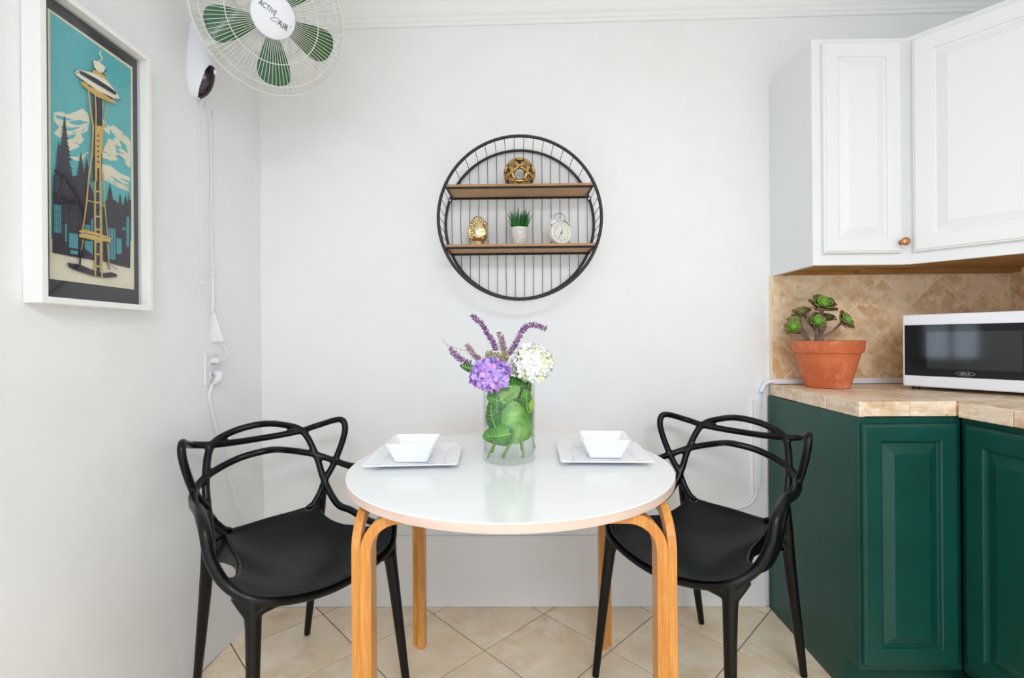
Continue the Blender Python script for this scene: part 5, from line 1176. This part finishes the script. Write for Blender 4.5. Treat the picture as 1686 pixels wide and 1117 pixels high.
# ================================================================== vase and flowers
VX, VY, VZ, VR = -.028, 1.411, .7402, .0775
va = empty('glass_vase', 'clear cylindrical glass vase of water in the middle of the table', 'vase', (VX, VY, VZ))
bm = bmesh.new(); lathe(bm, [(0, .0), (VR - .004, 0), (VR - .001, .0015), (VR, .005), (VR, .2235), (VR - .0012, .226), (VR - .0032, .2255), (VR - .0040, .222), (VR - .0040, .021), (VR - .008, .0165), (0, .016)], 72)
obj('glass_body', bm, GLASS, va, smooth='auto')
WATER = thin_glass('water', (.985, .995, .985, 1), .0)
bm = bmesh.new(); lathe(bm, [(0, .0175), (VR - .009, .0175), (VR - .0046, .022), (VR - .0046, .190), (0, .190)], 64); obj('water', bm, WATER, va, smooth='auto')
def leaf(name, par, c, L, wd, roll, tilt, m, yaw_=0, curl=.25, seed=0):
    """heart-oval serrated leaf; grows along its local +Y from the stalk; centre c"""
    random.seed(seed); bm = bmesh.new(); n = 14; rows = []
    for i in range(n + 1):
        t = i / n; half_ = wd / 2 * (math.sin(PI * t ** .70) ** .58 if 0 < t < 1 else 0) * (1 + (.06 if i % 2 else -.05)); r = []
        for j in range(-4, 5):
            q = j / 4; x = half_ * q; y = L * (t - .5) + (.12 * L * abs(q) ** 2 * (1 - t) * -1) - abs(q) * L * .04 * math.sin(PI * t); z = -curl * (x * x) / wd * 2.2 + .010 * L / .09 * math.sin(t * 5 + seed) - .0022 * abs(math.sin(q * 9 + t * 14)) * (1 if abs(q) > .1 else 0) + (.0012 if j == 0 else 0)
            r.append(bm.verts.new((x, y, z)))
        rows.append(r)
    for a, b in zip(rows[:-1], rows[1:]):
        for j in range(8): bm.faces.new((a[j], a[j + 1], b[j + 1], b[j]))
    bmesh.ops.remove_doubles(bm, verts=bm.verts, dist=1e-6)
    M = Matrix.Translation(c) @ Matrix.Rotation(yaw_, 4, 'Z') @ Matrix.Rotation(PI / 2 - tilt, 4, 'X') @ Matrix.Rotation(roll, 4, 'Z')
    # midrib
    o = obj(name, bm, m, smooth=True)
    o.matrix_world = M
    md = o.modifiers.new('thick', 'SOLIDIFY'); md.thickness = .0006
    if par: o.parent = par; o.matrix_parent_inverse = Matrix.Translation(-Vector(par.location))
    b2 = bmesh.new(); tube(b2, [(0, L * (t - .5), .0016 + .010 * L / .09 * math.sin(t * 5 + seed)) for t in (-.12, 0, .25, .5, .75, .95)], [.0018, .0016, .0013, .0011, .0008, .0004], 6)
    for k in range(1, 5):
        for s in (1, -1):
            t = .12 + k * .15; y0 = L * (t - .5); wq = wd / 2 * math.sin(PI * (t + .1) ** .62) ** .72 * .85
            pts = []
            for f in (0, .5, 1):
                x = s * wq * f; tt = t + .12 * f; pts.append((x, L * (tt - .5), -curl * x * x / wd * 2.2 + .010 * L / .09 * math.sin(tt * 5 + seed) + .0008))
            tube(b2, pts, .0005, 4)
    v = obj('leaf_vein', b2, VEIN, smooth=True); v.matrix_world = M; v.parent = o; v.matrix_parent_inverse = M.inverted()
    return o
VEIN = mat('leaf_vein', rgb(170, 205, 122), .6)
def vp(u, v, dy): return (VX + (u - 375) * .000277, VY + dy, .754 + (920 - v) * .000272)
def head(name, label, c, r, petals, size, stem_pts, seed, leaves, openc, dens_=3.6):
    random.seed(seed); h = empty(name, label, 'flower', c, group=None); ps = []
    protos = []
    for m in petals:
        for var in range(3):
            bm = bmesh.new(); np_ = 4
            for k in range(np_):
                a = 2 * PI * k / np_ + random.uniform(-.15, .15); d = Vector((math.cos(a), math.sin(a), 0)); s = Vector((-d.y, d.x, 0)); S = size * random.uniform(.88, 1.12); cup = random.uniform(.15, .45)
                P = [(0, 0), (.35, .30), (.72, .50), (1.0, .30), (1.04, 0), (1.0, -.30), (.72, -.50), (.35, -.30)]
                vs = [bm.verts.new(d * (S * p) + s * (S * q) + Vector((0, 0, S * (cup * p * p - .12 * abs(q) * 2 + random.uniform(-.05, .05)) + k * .0003))) for p, q in P]
                cv = bm.verts.new(d * (S * .62) + Vector((0, 0, S * (cup * .38 + .10))))
                for i in range(8): bm.faces.new((vs[i - 1], vs[i], cv))
            ball(bm, (0, 0, size * .06), size * .14, 6)
            o = obj('floret', bm, m, smooth=True); protos.append(o.data); bpy.data.objects.remove(o)
    n = int(dens_ * (r[0] * r[1] + r[0] * r[2] + r[1] * r[2]) * 4 * PI / 3 / (PI * size * size))
    for i in range(n):
        z = 1 - 1.86 * (i + .5) / n; a = i * 2.39996 + random.uniform(-.2, .2); rr = math.sqrt(1 - z * z)
        d = Vector((rr * math.cos(a), rr * math.sin(a), z)); k = random.uniform(.86, 1.04)
        p = Vector((d.x * r[0], d.y * r[1], d.z * r[2])) * k
        dd = (d + Vector((random.uniform(-.4, .4), random.uniform(-.4, .4), random.uniform(-.4, .4)))).normalized()
        o = bpy.data.objects.new('floret', random.choice(protos)); C.objects.link(o); o.parent = h
        q = dd.to_track_quat('Z', 'Y'); o.rotation_mode = 'QUATERNION'; o.rotation_quaternion = q @ Matrix.Rotation(random.uniform(0, 6.28), 3, 'Z').to_quaternion(); o.location = p
        s = random.uniform(.85, 1.15); o.scale = (s, s, s)
    bm = bmesh.new(); ball(bm, (0, 0, 0), 1, 14, (r[0] * .80, r[1] * .80, r[2] * .80)); core = obj('flower_core', bm, openc, h, smooth=True)
    bm = bmesh.new(); tube(bm, cr([(p[0] - c[0], p[1] - c[1], p[2] - c[2]) for p in stem_pts], 5), .0032, 8); obj('stem', bm, STEMG, h, smooth=True)
    for i, (c_, L_, w_, ro, ti, m, yw, cu) in enumerate(leaves): leaf('leaf', h, c_, L_, w_, ro, ti, m, yw, cu, seed + i)
    return h
PUR = [mat('petal_pink_purple', rgb(228, 168, 232), .55, noise=(60, rgb(206, 140, 222), .4, .7, (1, 1, 1)), sub=.0), mat('petal_violet', rgb(186, 166, 236), .55, noise=(60, rgb(160, 136, 218), .4, .7, (1, 1, 1))), mat('petal_lilac', rgb(208, 172, 236), .55)]
WHT = [mat('petal_white', rgb(246, 248, 250), .55), mat('petal_cream_green', rgb(242, 246, 218), .55), mat('petal_pale', rgb(238, 240, 250), .55), mat('petal_lime', rgb(240, 244, 212), .55)]
PIc = PI
head('hydrangea', 'purple hydrangea head resting on the left rim of the glass vase', (-.080, 1.363, .997), (.050, .046, .042), PUR, .0190,
     [(-.080, 1.363, .985), (-.06, 1.38, .93), (-.05, 1.40, .86), (-.079, 1.385, .765)], 11,
     [(vp(435, 505, -.060), .114, .116, PIc * .02, .06, LEAFP, .05, .9), (vp(205, 440, -.045), .078, .066, .2, .05, LEAFD, -.35, .7), (vp(225, 672, -.058), .080, .078, 1.75, .0, LEAFG, -.25, .9),
      (vp(240, 290, -.052), .058, .050, 1.3, .1, LEAFG, -.2, .7), (vp(400, 215, -.064), .062, .060, -1.0, .1, LEAFP, .1, .7), ((-.148, 1.372, 1.018), .046, .024, 1.25, .1, LEAFD, 0, .4)], mat('violet_core', rgb(140, 110, 190), .8))
head('hydrangea', 'white and pale green hydrangea head resting on the right rim of the vase', (.042, 1.392, 1.026), (.056, .052, .054), WHT, .0140,
     [(.042, 1.392, 1.0), (.02, 1.41, .93), (.0, 1.415, .85), (.010, 1.41, .765)], 23,
     [(vp(560, 290, -.048), .062, .045, .15, .0, LEAFG, .3, .7), (vp(600, 360, -.030), .055, .035, -.1, 0, mat('leaf_yellow_green', rgb(170, 190, 50), .5), .5, .5), (vp(390, 345, -.03), .065, .055, 1.5, 0, LEAFD, 0, .4), (vp(460, 150, -.045), .060, .070, -1.5, .3, LEAFD, .1, .4),
      (vp(480, 690, -.035), .030, .026, .5, 0, LEAFD, 0, .4), (vp(620, 560, -.01), .07, .035, .1, 0, LEAFD, .8, .4), (vp(370, 650, -.01), .06, .06, .9, 0, LEAFD, 0, .4), (vp(260, 450, .02), .10, .09, .3, 0, LEAFD, 0, .4), (vp(470, 380, .03), .12, .10, -.2, 0, LEAFD, 0, .4), (vp(330, 230, .01), .09, .09, .8, 0, LEAFG, 0, .4), (vp(180, 250, 0), .06, .05, .4, 0, LEAFG, -.5, .4), (vp(560, 210, .0), .06, .05, -.4, 0, LEAFG, .3, .4)], mat('green_core', rgb(214, 222, 190), .8))
SPUR = mat('sage_blossom_purple', rgb(140, 76, 160), .6, noise=(90, rgb(160, 110, 160), .45, .6, (1, 1, 1))); SMAU = mat('sage_blossom_mauve', rgb(192, 158, 186), .65, noise=(90, rgb(134, 84, 146), .5, .62, (1, 1, 1))); SDRY = mat('dry_calyx', rgb(196, 180, 158), .7)
def sprig(label, pts, foot, m, dens, rad, seed, bare=0):
    random.seed(seed); top = pts[0]; e = empty('sage_sprig', label, 'flower', foot); f = Vector(foot)
    path = cr([Vector(p) - f for p in pts] + [Vector((0, 0, 0))], 10)
    L = [0]
    for a, b in zip(path[:-1], path[1:]): L.append(L[-1] + (b - a).length)
    bm = bmesh.new(); tube(bm, path, .0011, 6); obj('stem', bm, STEMP, e, smooth=True)
    seglen = sum((Vector(a) - Vector(b)).length for a, b in zip(pts[:-1], pts[1:]))
    bm = bmesh.new(); s = bare; mi = 0
    while s < seglen:
        i = max(k for k in range(len(L)) if L[k] <= s); i = min(i, len(path) - 2); t = (s - L[i]) / max(1e-6, L[i + 1] - L[i]); p = path[i].lerp(path[i + 1], t); d = (path[i + 1] - path[i]).normalized()
        o1 = d.orthogonal().normalized(); o2 = d.cross(o1)
        for k in range(7):
            a = 2 * PI * (k + random.random()) / 7; out = (o1 * math.cos(a) + o2 * math.sin(a) - d * random.uniform(.0, .6)).normalized(); l = rad * random.uniform(.6, 1.15) * (1 if s > .008 else .8)
            q = p + out * l; sd = out.cross(d).normalized() * l * .30; up_ = d * l * .25
            v = [bm.verts.new(x) for x in (p, p + out * l * .55 + sd, q, p + out * l * .55 - sd, p + out * l * .6 + up_)]
            mi = 1 if random.random() < .22 else 0
            for fc in ((v[0], v[1], v[4]), (v[1], v[2], v[4]), (v[2], v[3], v[4]), (v[3], v[0], v[4]), (v[0], v[3], v[2], v[1])): bm.faces.new(fc).material_index = mi
        s += dens * random.uniform(.8, 1.2)
    o = obj('blossoms', bm, [m, SDRY if m is SMAU else SMAU], e); o['kind'] = 'stuff'
    return e
Y0 = 1.402
sprig('tall purple sage spike leaning left above the purple hydrangea', [(-.137, Y0, 1.172), (-.112, Y0, 1.150), (-.089, Y0, 1.117), (-.075, Y0, 1.092), (-.062, Y0, 1.065)], (-.035, 1.405, .85), SPUR, .0040, .0125, 1)
sprig('short upright mauve sage spike between the two hydrangeas', [(-.058, 1.41, 1.118), (-.047, 1.41, 1.094), (-.042, 1.41, 1.062)], (-.030, 1.41, .86), SMAU, .0038, .0140, 2)
sprig('long purple sage spike arching over to the right above the white hydrangea', [(.084, Y0, 1.130), (.066, Y0, 1.137), (.049, Y0, 1.141), (.021, Y0, 1.133), (.0, Y0, 1.098), (-.014, Y0, 1.072), (-.027, Y0, 1.050)], (-.026, 1.41, .85), SPUR, .0044, .0130, 3)
sprig('small purple sage spike drooping at the far left of the bouquet', [(-.200, 1.39, 1.074), (-.186, 1.39, 1.057), (-.167, 1.39, 1.041), (-.140, 1.39, 1.026)], (-.06, 1.40, .90), SPUR, .0042, .0125, 4)
sprig('thin bare dried stalk reaching farthest left in the bouquet', [(-.221, 1.385, 1.100), (-.207, 1.385, 1.083), (-.179, 1.385, 1.074), (-.146, 1.385, 1.064), (-.105, 1.385, 1.045)], (-.06, 1.40, .92), SDRY, .013, .005, 5)
sprig('pale mauve seed spike behind the purple hydrangea on its left', [(-.152, 1.40, 1.082), (-.143, 1.40, 1.070), (-.132, 1.40, 1.055), (-.113, 1.40, 1.034)], (-.06, 1.405, .90), SMAU, .0040, .0135, 6)
# dried hydrangea cluster between
random.seed(9)
dh = empty('dried_florets', 'olive and beige dried floret cluster behind the purple hydrangea', 'flower', (-.058, 1.405, .87))
bm = bmesh.new(); 
for i in range(46):
    c = Vector((-.002 + random.uniform(-.032, .030), random.uniform(-.012, .012), .178 + random.uniform(-.012, .014)))
    for k in range(4):
        a = k * PI / 2 + i; d = Vector((math.cos(a), random.uniform(-.5, .5), math.sin(a))) * .0075; s = Vector((-d.z, 0, d.x)) * .5
        bm.faces.new([bm.verts.new(c + v) for v in (Vector((0, 0, 0)), d * .6 + s, d, d * .6 - s)])
x = obj('petals', bm, mat('dried_petal', rgb(176, 172, 132), .7, noise=(60, rgb(140, 120, 90), .45, .65, (1, 1, 1))), dh); x['kind'] = 'stuff'
bm = bmesh.new(); tube(bm, [(0, 0, 0), (-.002, 0, .10), (-.002, 0, .175)], .002, 6); obj('stem', bm, STEMG, dh, smooth=True)
# cut stems standing in the water
for (a, b, r, lb) in (((150, 915), (285, 585), .0026, 'thin cut green stem standing at the left inside the vase'), ((310, 905), (450, 640), .0048, 'thick pale cut stem slanting in the centre of the vase'), ((525, 912), (505, 660), .0030, 'upright cut green stem right of centre inside the vase'), ((650, 815), (610, 690), .0018, 'short thin stem at the right inner side of the vase')):
    bm = bmesh.new(); tube(bm, [vp(a[0], a[1], -.045), vp((a[0] + b[0]) / 2 + 4, (a[1] + b[1]) / 2, -.046), vp(b[0], b[1], -.047), vp(b[0] + 20, b[1] - 120, -.03)], [r, r * .95, r, r * .7], 10)
    tag(obj('cut_stem', bm, STEMG, smooth=True), lb, 'stem', 'cut stems in the vase')

# ================================================================== flower pot with branching succulent
PX, PY, PZ = 1.170, 1.800, .9082
sp = empty('potted_succulent', 'branching rosette succulent in a terracotta pot on the travertine counter', 'plant', (PX, PY, PZ))
bm = bmesh.new(); lathe(bm, [(0, 0), (.070, 0), (.0735, .002), (.1075, .130), (.1145, .1315), (.116, .134), (.120, .171), (.1205, .175), (.117, .1765), (.110, .1755), (.106, .150), (0, .150)], 64); obj('pot', bm, TERRA, sp, smooth='auto')
SOIL = mat('potting_soil', rgb(70, 52, 40), .95, bump=(60, 1, .01)); bm = bmesh.new(); lathe(bm, [(.106, .156), (.07, .160), (0, .163)], 32); obj('soil', bm, SOIL, sp, smooth=True)
BARK = mat('succulent_bark', rgb(122, 94, 84), .8, noise=(40, rgb(150, 126, 110), .4, .7, (1, 1, 1)))
RG = mat('rosette_green', rgb(132, 196, 66), .4); RM = mat('rosette_mid', rgb(126, 160, 74), .45, noise=(60, rgb(140, 100, 70), .5, .7, (1, 1, 1))); RB = mat('rosette_maroon', rgb(150, 140, 88), .5, noise=(50, rgb(112, 74, 66), .4, .6, (1, 1, 1)))
def sw(px, py, dy=0): return Vector(((px - 1363) * .00232, dy, .175 + (562 - py) * .0023))
stems = [((1352, 562), (1353, 540), (1355, 512), .0075, 0), ((1345, 562), (1343, 552), (1341, 536), .007, -.02), ((1337, 565), (1330, 548), (1319, 534), .005, .01), ((1330, 565), (1322, 552), (1310, 543), .005, -.02), ((1352, 556), (1362, 545), (1367, 530), .0045, .02), ((1352, 556), (1368, 548), (1383, 533), .0045, -.01), ((1350, 550), (1340, 530), (1333, 516), .0045, .03)]
bm = bmesh.new()
for a, b, c, r, dy in stems: tube(bm, cr([sw(a[0], a[1], dy * .3), sw(b[0], b[1], dy * .7), sw(c[0], c[1], dy)], 6), r, 10)
tube(bm, [(-.024, 0, .155), (-.024, 0, .185)], .012, 12)
obj('branches', bm, BARK, sp, smooth=True)
def rosette(c, R_, face, seed, dark=0):
    random.seed(seed); bm = bmesh.new(); n = 34
    for i in range(n):
        t = i / n; a = i * 2.39996; el = math.radians(8 + 72 * (1 - t) ** 1.0) if False else math.radians(86 - 62 * t); L = R_ * (.34 + .72 * t); wd = L * .80
        d = Vector((math.cos(a) * math.cos(el), math.sin(a) * math.cos(el), math.sin(el))); s = Vector((-math.sin(a), math.cos(a), 0)); nn = d.cross(s) * -1
        base = Vector((math.cos(a), math.sin(a), 0)) * R_ * .22 * t - Vector((0, 0, R_ * .35 * t))
        P = [(0, .14), (.5, .36), (.85, .50), (1, .22)]
        left = [bm.verts.new(base + d * (L * p) + s * (wd * q) - nn * (L * .10 * p)) for p, q in P]; right = [bm.verts.new(base + d * (L * p) - s * (wd * q) - nn * (L * .10 * p)) for p, q in P]
        mid = [bm.verts.new(base + d * (L * p) + nn * (L * (.0 - .16 * p)) * -.2) for p, q in P]
        mi = 0 if t < .45 else (1 if t < .75 else 2)
        if dark: mi = min(2, mi + 1)
        for k in range(3):
            bm.faces.new((left[k], left[k + 1], mid[k + 1], mid[k])).material_index = mi; bm.faces.new((mid[k], mid[k + 1], right[k + 1], right[k])).material_index = mi
        tip = bm.verts.new(base + d * L * 1.08); bm.faces.new((left[3], tip, mid[3])).material_index = mi; bm.faces.new((mid[3], tip, right[3])).material_index = mi
    o = obj('rosette', bm, [RG, RM, RB], sp, smooth=True); o.location = c; o.rotation_mode = 'QUATERNION'; o.rotation_quaternion = Vector(face).normalized().to_track_quat('Z', 'Y')
    md = o.modifiers.new('t', 'SOLIDIFY'); md.thickness = .0016
    return o
for px, py, r, f, dy, dk in ((1356, 503, .050, (0, -.9, 1), 0, 0), (1331, 515, .034, (-.4, -.5, 1), .03, 1), (1341, 531, .036, (0, -1, .5), -.02, 0), (1305, 540, .033, (-.5, -1, .5), -.02, 0), (1314, 529, .027, (-.3, -.8, 1), .01, 0), (1370, 524, .030, (.0, -.5, 1), .02, 1), (1389, 529, .038, (.5, -.9, .5), -.01, 0)):
    rosette(sw(px, py, dy), r, f, px, dk)

# ================================================================== microwave
mw = empty('microwave', 'white countertop microwave with black glass door on the travertine counter', 'microwave', (1.396, 1.728, .9076))
dv_ = Vector((.5703, -.8214, 0)).normalized(); nv_ = Vector((-dv_.y * -1, 0, 0)); nv_ = Vector((dv_.y, -dv_.x, 0))
if nv_.y > 0: nv_ = -nv_
MM = frame_M((0, 0, .012), dv_, (0, 0, 1), nv_); WW, HH, DD = .450, .256, .315
ps = []
bm = bmesh.new(); box(bm, .002, WW - .002, .0, HH, -DD, -.016, M=MM); ps.append(obj('case', bm, WPLAST, mw, bevel=.004))
bm = bmesh.new(); box(bm, 0, WW, 0, HH, -.0155, 0, M=MM)
dr_o = obj('door', bm, WPLAST, mw, bevel=.005)
bm = bmesh.new(); box(bm, .007, .3165, .039, HH - .037, -.001, .0012, M=MM); gl = obj('glass_panel', bm, GPLAST, dr_o)
WINM = mat('microwave_window', rgb(22, 25, 28), .07); bm = bmesh.new(); box(bm, .068, .300, .066, HH - .062, .0008, .0017, M=MM); obj('viewing_window', bm, WINM, dr_o)
bm = bmesh.new(); box(bm, .3165, .3180, .039, HH - .037, -.0005, .0014, M=MM); obj('accent_strip', bm, mat('lime_edge', rgb(190, 200, 60), .4), dr_o)
bm = bmesh.new(); box(bm, .326, .444, .012, HH - .012, 0, .0012, M=MM); cpn = obj('control_panel', bm, GPLAST, mw)
for sx_ in (.03, WW - .03):
    for sz in (-.03, -DD + .03):
        bm = bmesh.new(); lathe(bm, [(0, 0), (.012, 0), (.012, .013), (0, .013)], 16, Matrix.Translation(dv_ * sx_ + nv_ * sz)); obj('foot', bm, IRON, mw)
SIL = mat('silver_print', rgb(190, 190, 190), .4)
LM = MM @ Matrix.Translation((.168, .052, .0015))
lg = text_mesh('lettering', 'BELLA', .0085, SIL, LM, dr_o, .0002)
bm = bmesh.new(); tube(bm, [LM @ Vector((.024 * math.cos(2 * PI * i / 40), .0062 * math.sin(2 * PI * i / 40), 0)) for i in range(40)], .0004, 4, closed=True); obj('oval_outline', bm, SIL, dr_o)
